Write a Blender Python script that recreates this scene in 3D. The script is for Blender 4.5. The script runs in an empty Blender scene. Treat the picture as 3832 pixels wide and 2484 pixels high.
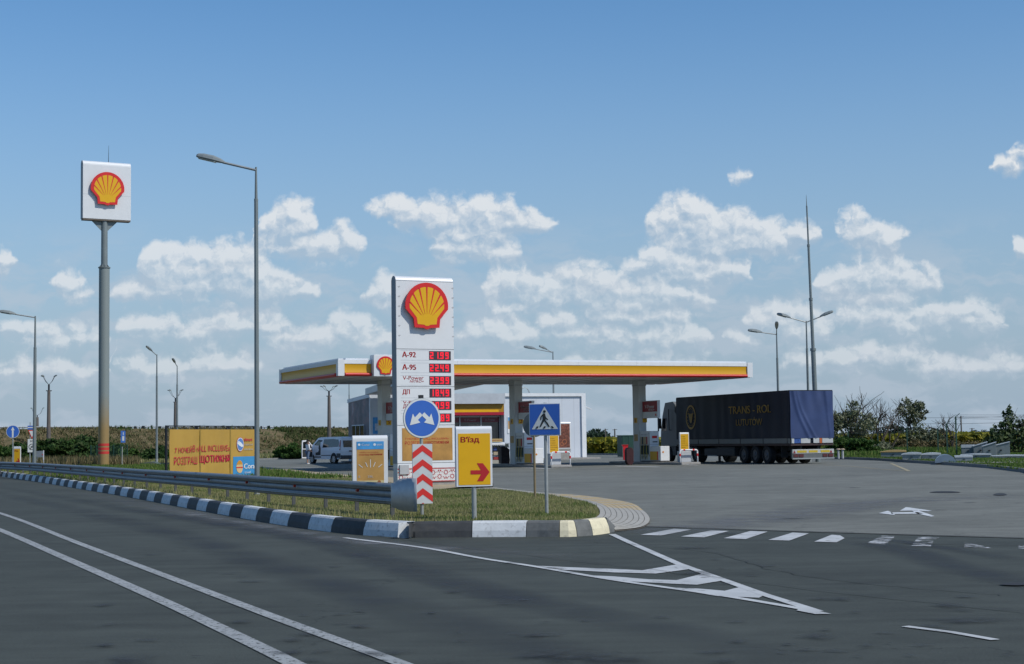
import bpy, bmesh, math, random
import numpy as np
from mathutils import Vector, Matrix
from mathutils.geometry import tessellate_polygon
PI = math.pi; R = math.radians
random.seed(4); rng = np.random.default_rng(7)
sc = bpy.context.scene; col = sc.collection

# ------------------------------------------------------------------ camera
FPX, EYE, HORY, ROLL = 5913.6, 1.53, 1645.6, .0143      # focal length and horizon in pixels of the 3832 x 2484 photograph
pitch = math.atan((HORY-1242)/FPX)
Fv = Vector((0, math.cos(pitch), math.sin(pitch))); U0 = Vector((0, -math.sin(pitch), math.cos(pitch))); R0 = Vector((1, 0, 0))
Rv = math.cos(ROLL)*R0 - math.sin(ROLL)*U0; Uv = math.cos(ROLL)*U0 + math.sin(ROLL)*R0
cd = bpy.data.cameras.new('camera'); cam = bpy.data.objects.new('camera', cd); col.objects.link(cam)
cam.matrix_world = Matrix(((Rv.x, Uv.x, -Fv.x, 0), (Rv.y, Uv.y, -Fv.y, 0), (Rv.z, Uv.z, -Fv.z, EYE), (0, 0, 0, 1)))
cd.sensor_width = 36; cd.lens = 36*FPX/3832; cd.clip_start = .1; cd.clip_end = 20000
sc.camera = cam
sc.render.resolution_x = 1024; sc.render.resolution_y = 664

# ------------------------------------------------------------------ sun, sky and exposure
SUN = Vector((.70, -.40, .84)).normalized()
sl = bpy.data.lights.new('sun', 'SUN'); sl.energy = 3.3; sl.angle = R(.53); sl.color = (1, .955, .88)
so = bpy.data.objects.new('sun', sl); col.objects.link(so)
so.rotation_euler = SUN.to_track_quat('Z', 'Y').to_euler()
sc.view_settings.view_transform = 'Standard'; sc.view_settings.look = 'None'; sc.view_settings.gamma = 1
sc.view_settings.exposure = .08
SUN_EL = math.asin(SUN.z); SUN_ROT = math.atan2(SUN.x, SUN.y)

# cloud banks: (x, y, half width, half height) in the 2380-wide view of the photo, turned into directions (x/y, z/y)
CLOUDS = """385 618 70 42;450 630 90 46;560 620 75 42;600 650 80 42;665 678 60 28;480 664 80 26;672 518 60 36;650 577 45 14;735 572 75 30;800 574 44 28;
930 488 58 26;1010 500 85 34;1120 495 75 34;1190 520 72 26;1100 540 70 28;1070 575 62 28;1160 585 58 20;915 518 24 13;1060 603 44 13;
1590 510 70 38;1680 525 80 34;1790 545 88 38;1650 560 85 40;1560 608 78 34;1620 640 66 26;1700 636 46 26;1490 622 42 13;2000 535 54 30;2060 550 40 26;
1190 665 58 34;1260 690 60 28;1350 660 80 34;1420 690 80 36;1520 690 86 34;1620 690 52 24;1500 735 105 22;1210 712 58 18;160 655 36 28;195 685 34 11;335 678 68 22;
60 770 80 22;150 788 80 20;340 760 72 28;430 780 70 24;530 765 70 28;620 762 60 26;700 785 70 24;820 765 60 32;870 790 40 22;890 690 38 36;
1120 785 60 26;1200 775 48 28;1290 750 42 26;1340 775 70 22;1450 792 70 24;1560 785 78 26;1790 750 60 30;1850 725 32 20;1870 772 68 32;1735 788 36 20;
1960 660 48 34;2040 650 70 34;2130 665 56 30;2050 692 105 20;2000 735 60 22;2120 742 105 34;2210 725 66 28;2285 752 56 32;2340 383 32 19;2376 355 22 20;2380 580 24 24;1715 406 26 9;8 605 24 26;
450 852 150 24;1990 835 160 24;2240 850 130 22;120 862 130 20;1480 845 150 16"""
world = bpy.data.worlds.new('World'); sc.world = world; world.use_nodes = True
wt = world.node_tree; wt.nodes.clear()

def nd(t, typ, **k):
    n = t.nodes.new(typ)
    for a, b in k.items():
        if a.startswith('i_'):
            key = a[2:]; n.inputs[int(key) if key.isdigit() else key].default_value = b
        else: setattr(n, a, b)
    return n

def mth(t, op, a, b=None, c=None, clamp=False):
    n = t.nodes.new('ShaderNodeMath'); n.operation = op; n.use_clamp = clamp
    for i, v in enumerate((a, b, c)):
        if v is None: continue
        if isinstance(v, (int, float)): n.inputs[i].default_value = v
        else: t.links.new(v, n.inputs[i])
    return n.outputs[0]

NS_, UMIN, UMAX, VMAX, NROW = 240, -.40, .40, .32, 6
def cloud_rows():
    """the cloud banks as a few rows: centre height and half thickness along the heading"""
    E_ = []
    for b in CLOUDS.replace('\n', '').split(';'):
        x, y, rx, ry = [float(q)*1.6101 for q in b.split()]
        d = Fv + (x-1916)/FPX*Rv - (y-1242)/FPX*Uv
        E_.append((d.x/d.y, d.z/d.y, rx/FPX*1.20, ry/FPX*1.46))
    rows = []                                   # each bank keeps to one row; banks of a row never overlap
    for e in sorted(E_):
        r = next((r for r in rows if e[0]-e[2] > r[-1][0]+r[-1][2]+.006), None)
        if r is None: rows.append([e])
        else: r.append(e)
    out = []
    for r in rows:
        q = []
        for i in range(NS_):
            u = UMIN+(UMAX-UMIN)*i/(NS_-1); e = min(r, key=lambda e: abs(u-e[0])-e[2]); k = 1-((u-e[0])/e[2])**2
            q.append((e[1], e[3]*k**.5 if k > 0 else -min(.03, abs(k)*.02)))
        out.append(q)
    print('cloud rows', len(out)); return out

def sky_nodes():
    t = wt; L = t.links.new
    out = t.nodes.new('ShaderNodeOutputWorld'); bg = t.nodes.new('ShaderNodeBackground'); L(bg.outputs[0], out.inputs[0])
    bg.inputs['Strength'].default_value = .128
    tc = t.nodes.new('ShaderNodeTexCoord'); sp = t.nodes.new('ShaderNodeSeparateXYZ'); L(tc.outputs['Generated'], sp.inputs[0])
    yy = mth(t, 'MAXIMUM', sp.outputs['Y'], .05)
    u = mth(t, 'DIVIDE', sp.outputs['X'], yy); v = mth(t, 'DIVIDE', sp.outputs['Z'], yy)
    cb = t.nodes.new('ShaderNodeCombineXYZ'); L(u, cb.inputs[0]); L(v, cb.inputs[1])
    # billowing warp of the outline
    def warp(vec, scale, det, amt):
        nw = nd(t, 'ShaderNodeTexNoise', noise_dimensions='2D'); nw.inputs['Scale'].default_value = scale; nw.inputs['Detail'].default_value = det; L(vec, nw.inputs['Vector'])
        s = nd(t, 'ShaderNodeVectorMath', operation='SUBTRACT'); L(nw.outputs['Color'], s.inputs[0]); s.inputs[1].default_value = (.5, .5, .5)
        m = nd(t, 'ShaderNodeVectorMath', operation='MULTIPLY_ADD'); L(s.outputs[0], m.inputs[0]); m.inputs[1].default_value = (*amt, 0); L(vec, m.inputs[2]); return m.outputs[0]
    W = warp(cb.outputs[0], 48, 3, (.020, .013))
    sw = t.nodes.new('ShaderNodeSeparateXYZ'); L(W, sw.inputs[0])
    ut = mth(t, 'MULTIPLY_ADD', sw.outputs[0], 1/(UMAX-UMIN), -UMIN/(UMAX-UMIN), True)
    a0 = a1 = None; DV = .0040
    for row in cloud_rows():
        rc = t.nodes.new('ShaderNodeRGBCurve'); cm = rc.mapping
        for ch, f in ((0, lambda q: q[0]/VMAX), (1, lambda q: (q[1]+.03)/VMAX)):
            cu = cm.curves[ch]; pts = [(i/(NS_-1), f(q)) for i, q in enumerate(row)]
            cu.points[0].location = pts[0]; cu.points[1].location = pts[-1]
            keep = [p for i, p in enumerate(pts[1:-1], 1) if i % 2 == 0 or abs(p[1]-pts[i-1][1]) > .004]
            for p in keep: cu.points.new(*p)
            for p in cu.points: p.handle_type = 'VECTOR'
        cm.update(); L(ut, rc.inputs['Color'])
        s3 = t.nodes.new('ShaderNodeSeparateXYZ'); L(rc.outputs[0], s3.inputs[0])
        dv = mth(t, 'MULTIPLY_ADD', s3.outputs[0], -VMAX, sw.outputs[1])
        def one(dvv): return mth(t, 'SUBTRACT', mth(t, 'MULTIPLY_ADD', s3.outputs[1], VMAX, -.03), mth(t, 'ABSOLUTE', dvv))
        f0 = one(dv); a0 = f0 if a0 is None else mth(t, 'SMOOTH_MAX', a0, f0, .011)
        f1 = one(mth(t, 'ADD', dv, DV)); a1 = f1 if a1 is None else mth(t, 'SMOOTH_MAX', a1, f1, .011)
    def field(acc, off):
        a = nd(t, 'ShaderNodeVectorMath', operation='ADD'); L(WV, a.inputs[0]); a.inputs[1].default_value = off
        vo = nd(t, 'ShaderNodeTexVoronoi', voronoi_dimensions='2D', feature='F1'); vo.inputs['Scale'].default_value = 68; vo.inputs['Detail'].default_value = 3; vo.inputs['Roughness'].default_value = .55; vo.inputs['Lacunarity'].default_value = 2.3; vo.normalize = True
        L(a.outputs[0], vo.inputs['Vector'])
        f = nd(t, 'ShaderNodeTexNoise', noise_dimensions='2D'); f.inputs['Scale'].default_value = 40; f.inputs['Detail'].default_value = 9; f.inputs['Roughness'].default_value = .5; L(a.outputs[0], f.inputs['Vector'])
        r = mth(t, 'MINIMUM', mth(t, 'MAXIMUM', mth(t, 'MULTIPLY', acc, 105), -1.4), 1.0)
        r = mth(t, 'MULTIPLY_ADD', mth(t, 'SUBTRACT', f.outputs['Fac'], .5), 1.9, r)
        return mth(t, 'MULTIPLY_ADD', mth(t, 'SUBTRACT', .34, vo.outputs['Distance']), 1.5, r)
    WV = warp(cb.outputs[0], 150, 3, (.008, .005))
    F0 = field(a0, (0, 0, 0)); F1 = field(a1, (.0022, DV, 0))
    fr = mth(t, 'GREATER_THAN', sp.outputs['Y'], .06)
    mr = nd(t, 'ShaderNodeMapRange', interpolation_type='SMOOTHSTEP'); L(F0, mr.inputs[0]); mr.inputs[1].default_value = -.24; mr.inputs[2].default_value = .62
    alpha = mth(t, 'MULTIPLY', mr.outputs[0], fr); alpha = mth(t, 'MULTIPLY', alpha, mth(t, 'GREATER_THAN', v, .002))
    hz = nd(t, 'ShaderNodeMapRange'); L(v, hz.inputs[0]); hz.inputs[1].default_value = .015; hz.inputs[2].default_value = .17; hz.inputs[3].default_value = .45; hz.inputs[4].default_value = 1.0
    alpha = mth(t, 'MULTIPLY', alpha, hz.outputs[0])
    lit = mth(t, 'MULTIPLY_ADD', mth(t, 'SUBTRACT', F0, F1), 1.25, .50, clamp=True); alpha = mth(t, 'MULTIPLY', alpha, mth(t, 'MULTIPLY_ADD', lit, .40, .60))
    cr = nd(t, 'ShaderNodeMix', data_type='RGBA'); L(lit, cr.inputs[0]); cr.inputs[6].default_value = (3.2, 3.85, 4.6, 1); cr.inputs[7].default_value = (5.5, 5.75, 6.0, 1)
    sky = nd(t, 'ShaderNodeTexSky', sky_type='NISHITA', sun_disc=False, sun_elevation=SUN_EL, sun_rotation=SUN_ROT, altitude=50, air_density=1.0, dust_density=.35, ozone_density=3.0)
    hs = nd(t, 'ShaderNodeHueSaturation'); hs.inputs['Saturation'].default_value = 1.22; hs.inputs['Value'].default_value = .92; hs.inputs['Hue'].default_value = .500
    L(sky.outputs[0], hs.inputs['Color'])
    # pale blue ground haze low over the plain
    el = nd(t, 'ShaderNodeMapRange', interpolation_type='SMOOTHSTEP'); L(sp.outputs['Z'], el.inputs[0]); el.inputs[1].default_value = -.02; el.inputs[2].default_value = .30; el.inputs[3].default_value = .92; el.inputs[4].default_value = 0
    hm = nd(t, 'ShaderNodeMix', data_type='RGBA'); L(el.outputs[0], hm.inputs[0]); L(hs.outputs[0], hm.inputs[6]); hm.inputs[7].default_value = (2.15, 2.95, 3.95, 1)
    # thin broken veil of far cloud low over the plain
    ve = nd(t, 'ShaderNodeVectorMath', operation='MULTIPLY'); L(W, ve.inputs[0]); ve.inputs[1].default_value = (1, 3.2, 1)
    vn = nd(t, 'ShaderNodeTexNoise', noise_dimensions='2D'); vn.inputs['Scale'].default_value = 17; vn.inputs['Detail'].default_value = 7; vn.inputs['Roughness'].default_value = .58; L(ve.outputs[0], vn.inputs['Vector'])
    vm = nd(t, 'ShaderNodeMapRange', interpolation_type='SMOOTHSTEP'); L(vn.outputs['Fac'], vm.inputs[0]); vm.inputs[1].default_value = .44; vm.inputs[2].default_value = .66; vm.inputs[4].default_value = .50
    vh = nd(t, 'ShaderNodeMapRange', interpolation_type='SMOOTHSTEP'); L(v, vh.inputs[0]); vh.inputs[1].default_value = .15; vh.inputs[2].default_value = .09
    va = mth(t, 'MULTIPLY', mth(t, 'MULTIPLY', vm.outputs[0], vh.outputs[0]), fr)
    vx_ = nd(t, 'ShaderNodeMix', data_type='RGBA'); L(va, vx_.inputs[0]); L(hm.outputs[2], vx_.inputs[6]); vx_.inputs[7].default_value = (3.5, 4.05, 4.75, 1)
    mx = nd(t, 'ShaderNodeMix', data_type='RGBA'); L(alpha, mx.inputs[0]); L(vx_.outputs[2], mx.inputs[6]); L(cr.outputs[2], mx.inputs[7])
    L(mx.outputs[2], bg.inputs['Color'])
sky_nodes()

# ------------------------------------------------------------------ measuring helpers (photo pixel -> point in the world)
def ray(px, py): return Fv + (px-1916)/FPX*Rv - (py-1242)/FPX*Uv
def G(px, py, z=0):
    d = ray(px, py); t = (z-EYE)/d.z; return (d.x*t, d.y*t)
def Zat(p, py):
    a = Uv + (py-1242)/FPX*Fv; return EYE-(p[0]*a.x+p[1]*a.y)/a.z
def Xat(px, Y, z=1.5):
    a = Rv - (px-1916)/FPX*Fv; return -(Y*a.y+(z-EYE)*a.z)/a.x

# ------------------------------------------------------------------ materials
MATS = {}
def M(name, c=None, rough=.6, metal=0, var=.08, vs=2.5, bump=0, spec=.4, emit=None, streak=0, dirt=0):
    if name in MATS: return MATS[name]
    m = bpy.data.materials.new(name); m.use_nodes = True; MATS[name] = m; t = m.node_tree; b = t.nodes['Principled BSDF']; L = t.links.new
    b.inputs['Roughness'].default_value = rough; b.inputs['Metallic'].default_value = metal; b.inputs['Specular IOR Level'].default_value = spec
    tc = t.nodes.new('ShaderNodeTexCoord')
    n = nd(t, 'ShaderNodeTexNoise'); n.inputs['Scale'].default_value = vs; n.inputs['Detail'].default_value = 6; n.inputs['Roughness'].default_value = .65
    src = tc.outputs['Object']
    if streak:
        mp = nd(t, 'ShaderNodeMapping'); L(src, mp.inputs[0]); mp.inputs['Scale'].default_value = (streak, streak, 1); src = mp.outputs[0]
    L(src, n.inputs['Vector'])
    mx = nd(t, 'ShaderNodeMix', data_type='RGBA')
    mr = nd(t, 'ShaderNodeMapRange'); L(n.outputs['Fac'], mr.inputs[0]); mr.inputs[1].default_value = .3; mr.inputs[2].default_value = .7
    L(mr.outputs[0], mx.inputs[0])
    mx.inputs[6].default_value = (*[max(0, q*(1-var)) for q in c], 1); mx.inputs[7].default_value = (*[min(1, q*(1+var)) for q in c], 1)
    out = mx.outputs[2]
    if dirt:
        n2 = nd(t, 'ShaderNodeTexNoise'); n2.inputs['Scale'].default_value = vs*3.1; n2.inputs['Detail'].default_value = 8
        L(tc.outputs['Object'], n2.inputs['Vector'])
        m2 = nd(t, 'ShaderNodeMapRange'); L(n2.outputs['Fac'], m2.inputs[0]); m2.inputs[1].default_value = .55; m2.inputs[2].default_value = .72; m2.inputs[4].default_value = dirt
        mz = nd(t, 'ShaderNodeMix', data_type='RGBA'); L(m2.outputs[0], mz.inputs[0]); L(out, mz.inputs[6]); mz.inputs[7].default_value = (.09, .08, .065, 1); out = mz.outputs[2]
    L(out, b.inputs['Base Color'])
    if bump:
        bp = nd(t, 'ShaderNodeBump'); bp.inputs['Strength'].default_value = bump; bp.inputs['Distance'].default_value = .02; L(n.outputs['Fac'], bp.inputs['Height']); L(bp.outputs[0], b.inputs['Normal'])
    if emit: b.inputs['Emission Color'].default_value = (*emit[0], 1); b.inputs['Emission Strength'].default_value = emit[1]
    return m

def ramp(t, fac, stops):
    r = t.nodes.new('ShaderNodeValToRGB'); t.links.new(fac, r.inputs[0]); e = r.color_ramp.elements
    while len(e) < len(stops): e.new(.5)
    for q, (p, c) in zip(e, stops): q.position = p; q.color = (*c, 1)
    return r.outputs[0]

def asphalt(name, base, patches, streak_dir):
    m = bpy.data.materials.new(name); m.use_nodes = True; MATS[name] = m; t = m.node_tree; b = t.nodes['Principled BSDF']; L = t.links.new
    tc = t.nodes.new('ShaderNodeTexCoord'); src = tc.outputs['Object']
    def noise(scale, detail, mp=None, rough=.6):
        n = nd(t, 'ShaderNodeTexNoise'); n.inputs['Scale'].default_value = scale; n.inputs['Detail'].default_value = detail; n.inputs['Roughness'].default_value = rough
        if mp:
            q = nd(t, 'ShaderNodeMapping'); q.inputs['Rotation'].default_value = (0, 0, mp[0]); q.inputs['Scale'].default_value = mp[1]; L(src, q.inputs[0]); L(q.outputs[0], n.inputs['Vector'])
        else: L(src, n.inputs['Vector'])
        return n.outputs['Fac']
    big = noise(.22, 5); mid = noise(1.6, 6); grain = noise(46, 4, rough=.8); st = noise(1.0, 6, (streak_dir, (.28, 2.6, 1)), .7)
    k = mth(t, 'MULTIPLY_ADD', mth(t, 'SUBTRACT', big, .5), .9, 1)
    k = mth(t, 'ADD', k, mth(t, 'MULTIPLY', mth(t, 'SUBTRACT', mid, .5), .65))
    k = mth(t, 'ADD', k, mth(t, 'MULTIPLY', mth(t, 'SUBTRACT', st, .5), patches))
    k = mth(t, 'ADD', k, mth(t, 'MULTIPLY', mth(t, 'SUBTRACT', grain, .5), 1.5))
    # fine cracks
    vo = nd(t, 'ShaderNodeTexVoronoi', feature='DISTANCE_TO_EDGE'); vo.inputs['Scale'].default_value = .14
    wn = nd(t, 'ShaderNodeTexNoise'); wn.inputs['Scale'].default_value = .9; wn.inputs['Detail'].default_value = 5; L(src, wn.inputs['Vector'])
    va = nd(t, 'ShaderNodeVectorMath', operation='MULTIPLY_ADD'); L(wn.outputs['Color'], va.inputs[0]); va.inputs[1].default_value = (2.2, 2.2, 0); L(src, va.inputs[2])
    L(va.outputs[0], vo.inputs['Vector'])
    cr = nd(t, 'ShaderNodeMapRange'); L(vo.outputs['Distance'], cr.inputs[0]); cr.inputs[1].default_value = 0; cr.inputs[2].default_value = .0026; cr.inputs[3].default_value = .62; cr.inputs[4].default_value = 1
    k = mth(t, 'MULTIPLY', k, cr.outputs[0])
    v = nd(t, 'ShaderNodeVectorMath', operation='SCALE'); v.inputs[0].default_value = base; L(k, v.inputs['Scale'])
    L(v.outputs[0], b.inputs['Base Color']); b.inputs['Roughness'].default_value = .86; b.inputs['Specular IOR Level'].default_value = .28
    bp = nd(t, 'ShaderNodeBump'); bp.inputs['Strength'].default_value = .5; bp.inputs['Distance'].default_value = .012; L(grain, bp.inputs['Height']); L(bp.outputs[0], b.inputs['Normal'])
    return m

def veg(name, cols, trans=.2, rough=.75):
    m = bpy.data.materials.new(name); m.use_nodes = True; MATS[name] = m; t = m.node_tree; b = t.nodes['Principled BSDF']; L = t.links.new
    g = t.nodes.new('ShaderNodeNewGeometry')
    c = ramp(t, g.outputs['Random Per Island'], [(i/(len(cols)-1), q) for i, q in enumerate(cols)])
    L(c, b.inputs['Base Color']); b.inputs['Roughness'].default_value = rough; b.inputs['Specular IOR Level'].default_value = .2
    tr = t.nodes.new('ShaderNodeBsdfTranslucent'); L(c, tr.inputs[0]); mx = t.nodes.new('ShaderNodeMixShader'); mx.inputs[0].default_value = trans
    L(b.outputs[0], mx.inputs[1]); L(tr.outputs[0], mx.inputs[2]); L(mx.outputs[0], t.nodes['Material Output'].inputs[0])
    return m

def ground_mat(name, stops, scale=.35, fine=9):
    m = bpy.data.materials.new(name); m.use_nodes = True; MATS[name] = m; t = m.node_tree; b = t.nodes['Principled BSDF']; L = t.links.new
    tc = t.nodes.new('ShaderNodeTexCoord')
    a = nd(t, 'ShaderNodeTexNoise'); a.inputs['Scale'].default_value = scale; a.inputs['Detail'].default_value = 8; L(tc.outputs['Object'], a.inputs[0])
    f = nd(t, 'ShaderNodeTexNoise'); f.inputs['Scale'].default_value = fine; f.inputs['Detail'].default_value = 6; L(tc.outputs['Object'], f.inputs[0])
    k = mth(t, 'MULTIPLY_ADD', mth(t, 'SUBTRACT', f.outputs['Fac'], .5), .8, a.outputs['Fac'])
    L(ramp(t, k, stops), b.inputs['Base Color']); b.inputs['Roughness'].default_value = .95; b.inputs['Specular IOR Level'].default_value = .1
    bp = nd(t, 'ShaderNodeBump'); bp.inputs['Strength'].default_value = .8; bp.inputs['Distance'].default_value = .05; L(f.outputs['Fac'], bp.inputs['Height']); L(bp.outputs[0], b.inputs['Normal'])
    return m

def worn_paint(name, c, wear=.5, vs=5):
    """road paint with bits worn away down to the asphalt"""
    m = bpy.data.materials.new(name); m.use_nodes = True; MATS[name] = m; t = m.node_tree; b = t.nodes['Principled BSDF']; L = t.links.new
    tc = t.nodes.new('ShaderNodeTexCoord')
    n = nd(t, 'ShaderNodeTexNoise'); n.inputs['Scale'].default_value = vs; n.inputs['Detail'].default_value = 9; n.inputs['Roughness'].default_value = .72; L(tc.outputs['Object'], n.inputs[0])
    mr = nd(t, 'ShaderNodeMapRange'); L(n.outputs['Fac'], mr.inputs[0]); mr.inputs[1].default_value = wear; mr.inputs[2].default_value = wear+.12
    n2 = nd(t, 'ShaderNodeTexNoise'); n2.inputs['Scale'].default_value = 2; n2.inputs['Detail'].default_value = 6; L(tc.outputs['Object'], n2.inputs[0])
    L(ramp(t, n2.outputs['Fac'], [(.3, tuple(q*.72 for q in c)), (.7, c)]), b.inputs['Base Color'])
    b.inputs['Roughness'].default_value = .8
    tr = t.nodes.new('ShaderNodeBsdfTransparent'); mx = t.nodes.new('ShaderNodeMixShader'); L(mr.outputs[0], mx.inputs[0]); L(tr.outputs[0], mx.inputs[1]); L(b.outputs[0], mx.inputs[2])
    L(mx.outputs[0], t.nodes['Material Output'].inputs[0]); return m

WHITE = M('white_panel', (.66, .68, .69), .35, var=.03, spec=.5)
WHITE2 = M('white_paint', (.70, .72, .73), .5, var=.05, dirt=.12)
OFFW = M('off_white_cladding', (.56, .60, .65), .45, var=.04, vs=.8)
GREYP = M('grey_panel', (.42, .44, .46), .5, var=.05)
YEL = M('yellow_panel', (.70, .38, .004), .4, var=.04)
YELD = M('yellow_fascia', (.60, .33, .012), .4, var=.05, vs=.6)
RED = M('red_panel', (.60, .02, .02), .4, var=.05)
REDT = M('red_print', (.42, .012, .016), .6, var=.05)
BLUE = M('blue_sign_face', (.035, .125, .46), .45, var=.04)
SIGNW = M('sign_white_film', (.62, .64, .62), .5, var=.05)
GALV = M('galvanised_steel', (.20, .22, .235), .5, .35, var=.18, vs=4, streak=2.5)
GALVP = M('galvanised_pole', (.33, .35, .34), .5, .3, var=.14, vs=6)
POLE = M('grey_pole_paint', (.19, .22, .22), .42, .15, var=.08)
DARK = M('dark_metal', (.03, .032, .036), .5, .3)
BLACK = M('black_rubber', (.015, .015, .016), .75, var=.2)
GLASS = M('dark_glass', (.012, .015, .018), .06, spec=.9, var=.02)
CONC = M('concrete', (.30, .29, .27), .85, var=.2, vs=6, bump=.3, dirt=.25)
CONCP = M('old_concrete_pole', (.13, .115, .105), .9, var=.2, vs=1.2)
TAN = M('tan_poster', (.46, .26, .075), .5, var=.22, vs=1.6)
SKYB = M('poster_blue', (.06, .28, .58), .5, var=.25, vs=4)

# ------------------------------------------------------------------ mesh builder
class MB:
    def __init__(s): s.v = []; s.f = []; s.m = []; s.mats = []; s.cur = 0
    def mat(s, m):
        if m not in s.mats: s.mats.append(m)
        s.cur = s.mats.index(m); return s
    def add(s, vs, fs):
        o = len(s.v); s.v += [tuple(v) for v in vs]
        for f in fs: s.f.append([o+i for i in f]); s.m.append(s.cur)
        return s
    def box(s, x0, x1, y0, y1, z0, z1):
        return s.add([(x, y, z) for z in (z0, z1) for y in (y0, y1) for x in (x0, x1)], [(0, 2, 3, 1), (4, 5, 7, 6), (0, 1, 5, 4), (2, 6, 7, 3), (0, 4, 6, 2), (1, 3, 7, 5)])
    def obox(s, c, size, rot):
        M3 = rot; h = [q/2 for q in size]
        vs = [Vector(c)+M3@Vector((x*h[0], y*h[1], z*h[2])) for z in (-1, 1) for y in (-1, 1) for x in (-1, 1)]
        return s.add(vs, [(0, 2, 3, 1), (4, 5, 7, 6), (0, 1, 5, 4), (2, 6, 7, 3), (0, 4, 6, 2), (1, 3, 7, 5)])
    def bar(s, a, b, w, h):
        a = Vector(a); b = Vector(b); d = (b-a); q = d.to_track_quat('X', 'Z').to_matrix()
        return s.obox((a+b)/2, (d.length, w, h), q)
    def cyl(s, a, b, r0, r1=None, n=16, cap=True):
        r1 = r0 if r1 is None else r1; a = Vector(a); b = Vector(b); q = (b-a).to_track_quat('Z', 'Y').to_matrix()
        vs = []
        for p, r in ((a, r0), (b, r1)):
            for i in range(n): vs.append(p+q@Vector((r*math.cos(2*PI*i/n), r*math.sin(2*PI*i/n), 0)))
        fs = [(i, (i+1) % n, n+(i+1) % n, n+i) for i in range(n)]
        if cap: fs += [tuple(reversed(range(n))), tuple(range(n, 2*n))]
        return s.add(vs, fs)
    def tube(s, pts, r, n=8):
        pts = [Vector(p) for p in pts]; rs = r if isinstance(r, (list, tuple)) else [r]*len(pts); vs = []; fs = []
        for i, p in enumerate(pts):
            d = (pts[min(i+1, len(pts)-1)]-pts[max(i-1, 0)]).normalized(); q = d.to_track_quat('Z', 'Y').to_matrix()
            for k in range(n): vs.append(p+q@Vector((rs[i]*math.cos(2*PI*k/n), rs[i]*math.sin(2*PI*k/n), 0)))
        for i in range(len(pts)-1):
            for k in range(n): fs.append((i*n+k, i*n+(k+1) % n, (i+1)*n+(k+1) % n, (i+1)*n+k))
        fs += [tuple(reversed(range(n))), tuple(range((len(pts)-1)*n, len(pts)*n))]
        return s.add(vs, fs)
    def prism(s, poly, lo, hi, axis='y', xf=None):
        """poly is 2-D; axis y: (x,z) polygon pushed from y=lo to y=hi; axis x: (y,z); axis z: (x,y)"""
        n = len(poly); mk = {'y': lambda p, t: (p[0], t, p[1]), 'x': lambda p, t: (t, p[0], p[1]), 'z': lambda p, t: (p[0], p[1], t)}[axis]
        vs = [mk(p, lo) for p in poly]+[mk(p, hi) for p in poly]
        if xf: vs = [xf(v) for v in vs]
        tri = tessellate_polygon([[Vector((p[0], p[1], 0)) for p in poly]])
        fs = [tuple(t) for t in tri]+[tuple(n+i for i in reversed(t)) for t in tri]+[(i, (i+1) % n, n+(i+1) % n, n+i) for i in range(n)]
        return s.add(vs, fs)
    def flat(s, poly, mk):
        tri = tessellate_polygon([[Vector((p[0], p[1], 0)) for p in poly]])
        return s.add([mk(p) for p in poly], [tuple(t) for t in tri])
    def build(s, name, mat=None, parent=None, smooth=False, bevel=0):
        me = bpy.data.meshes.new(name); me.from_pydata(s.v, [], s.f)
        mats = s.mats if s.mats else [mat]
        for m in mats: me.materials.append(m)
        if len(mats) > 1: me.polygons.foreach_set('material_index', s.m)
        bm = bmesh.new(); bm.from_mesh(me); bmesh.ops.recalc_face_normals(bm, faces=bm.faces); bm.to_mesh(me); bm.free()
        if smooth: me.polygons.foreach_set('use_smooth', [True]*len(me.polygons))
        me.update()
        o = bpy.data.objects.new(name, me); col.objects.link(o)
        if parent: o.parent = parent
        if bevel: b = o.modifiers.new('edge', 'BEVEL'); b.width = bevel; b.segments = 2; b.limit_method = 'ANGLE'
        if smooth:
            e = o.modifiers.new('es', 'EDGE_SPLIT'); e.split_angle = R(38)
        return o

def tag(o, label=None, cat=None, group=None, kind=None):
    if label: o['label'] = label
    if cat: o['category'] = cat
    if group: o['group'] = group
    if kind: o['kind'] = kind
    return o
def thing(name, label, cat, loc=(0, 0, 0), rz=0, group=None):
    o = bpy.data.objects.new(name, None); col.objects.link(o); o.location = loc; o.rotation_euler.z = rz; o.empty_display_size = .3
    return tag(o, label, cat, group)
def kids(o): return [c for c in bpy.data.objects if c.parent == o]
def copy_tree(o, loc=None, rz=None, label=None, parent=None):
    c = o.copy(); col.objects.link(c); c.parent = parent
    if loc is not None: c.location = loc
    if rz is not None: c.rotation_euler.z = rz
    if label: c['label'] = label
    for k in kids(o): copy_tree(k, parent=c)
    return c
def mesh_np(name, V, Fc, mat, parent=None, k=3):
    me = bpy.data.meshes.new(name); me.vertices.add(len(V)); me.vertices.foreach_set('co', V.astype(np.float32).ravel())
    n = len(Fc); me.loops.add(n*k); me.loops.foreach_set('vertex_index', Fc.astype(np.int32).ravel())
    me.polygons.add(n); me.polygons.foreach_set('loop_start', np.arange(0, n*k, k, dtype=np.int32))
    try: me.polygons.foreach_set('loop_total', np.full(n, k, dtype=np.int32))
    except Exception: pass
    me.update(calc_edges=True); me.materials.append(mat)
    o = bpy.data.objects.new(name, me); col.objects.link(o); o.parent = parent; return o

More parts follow.
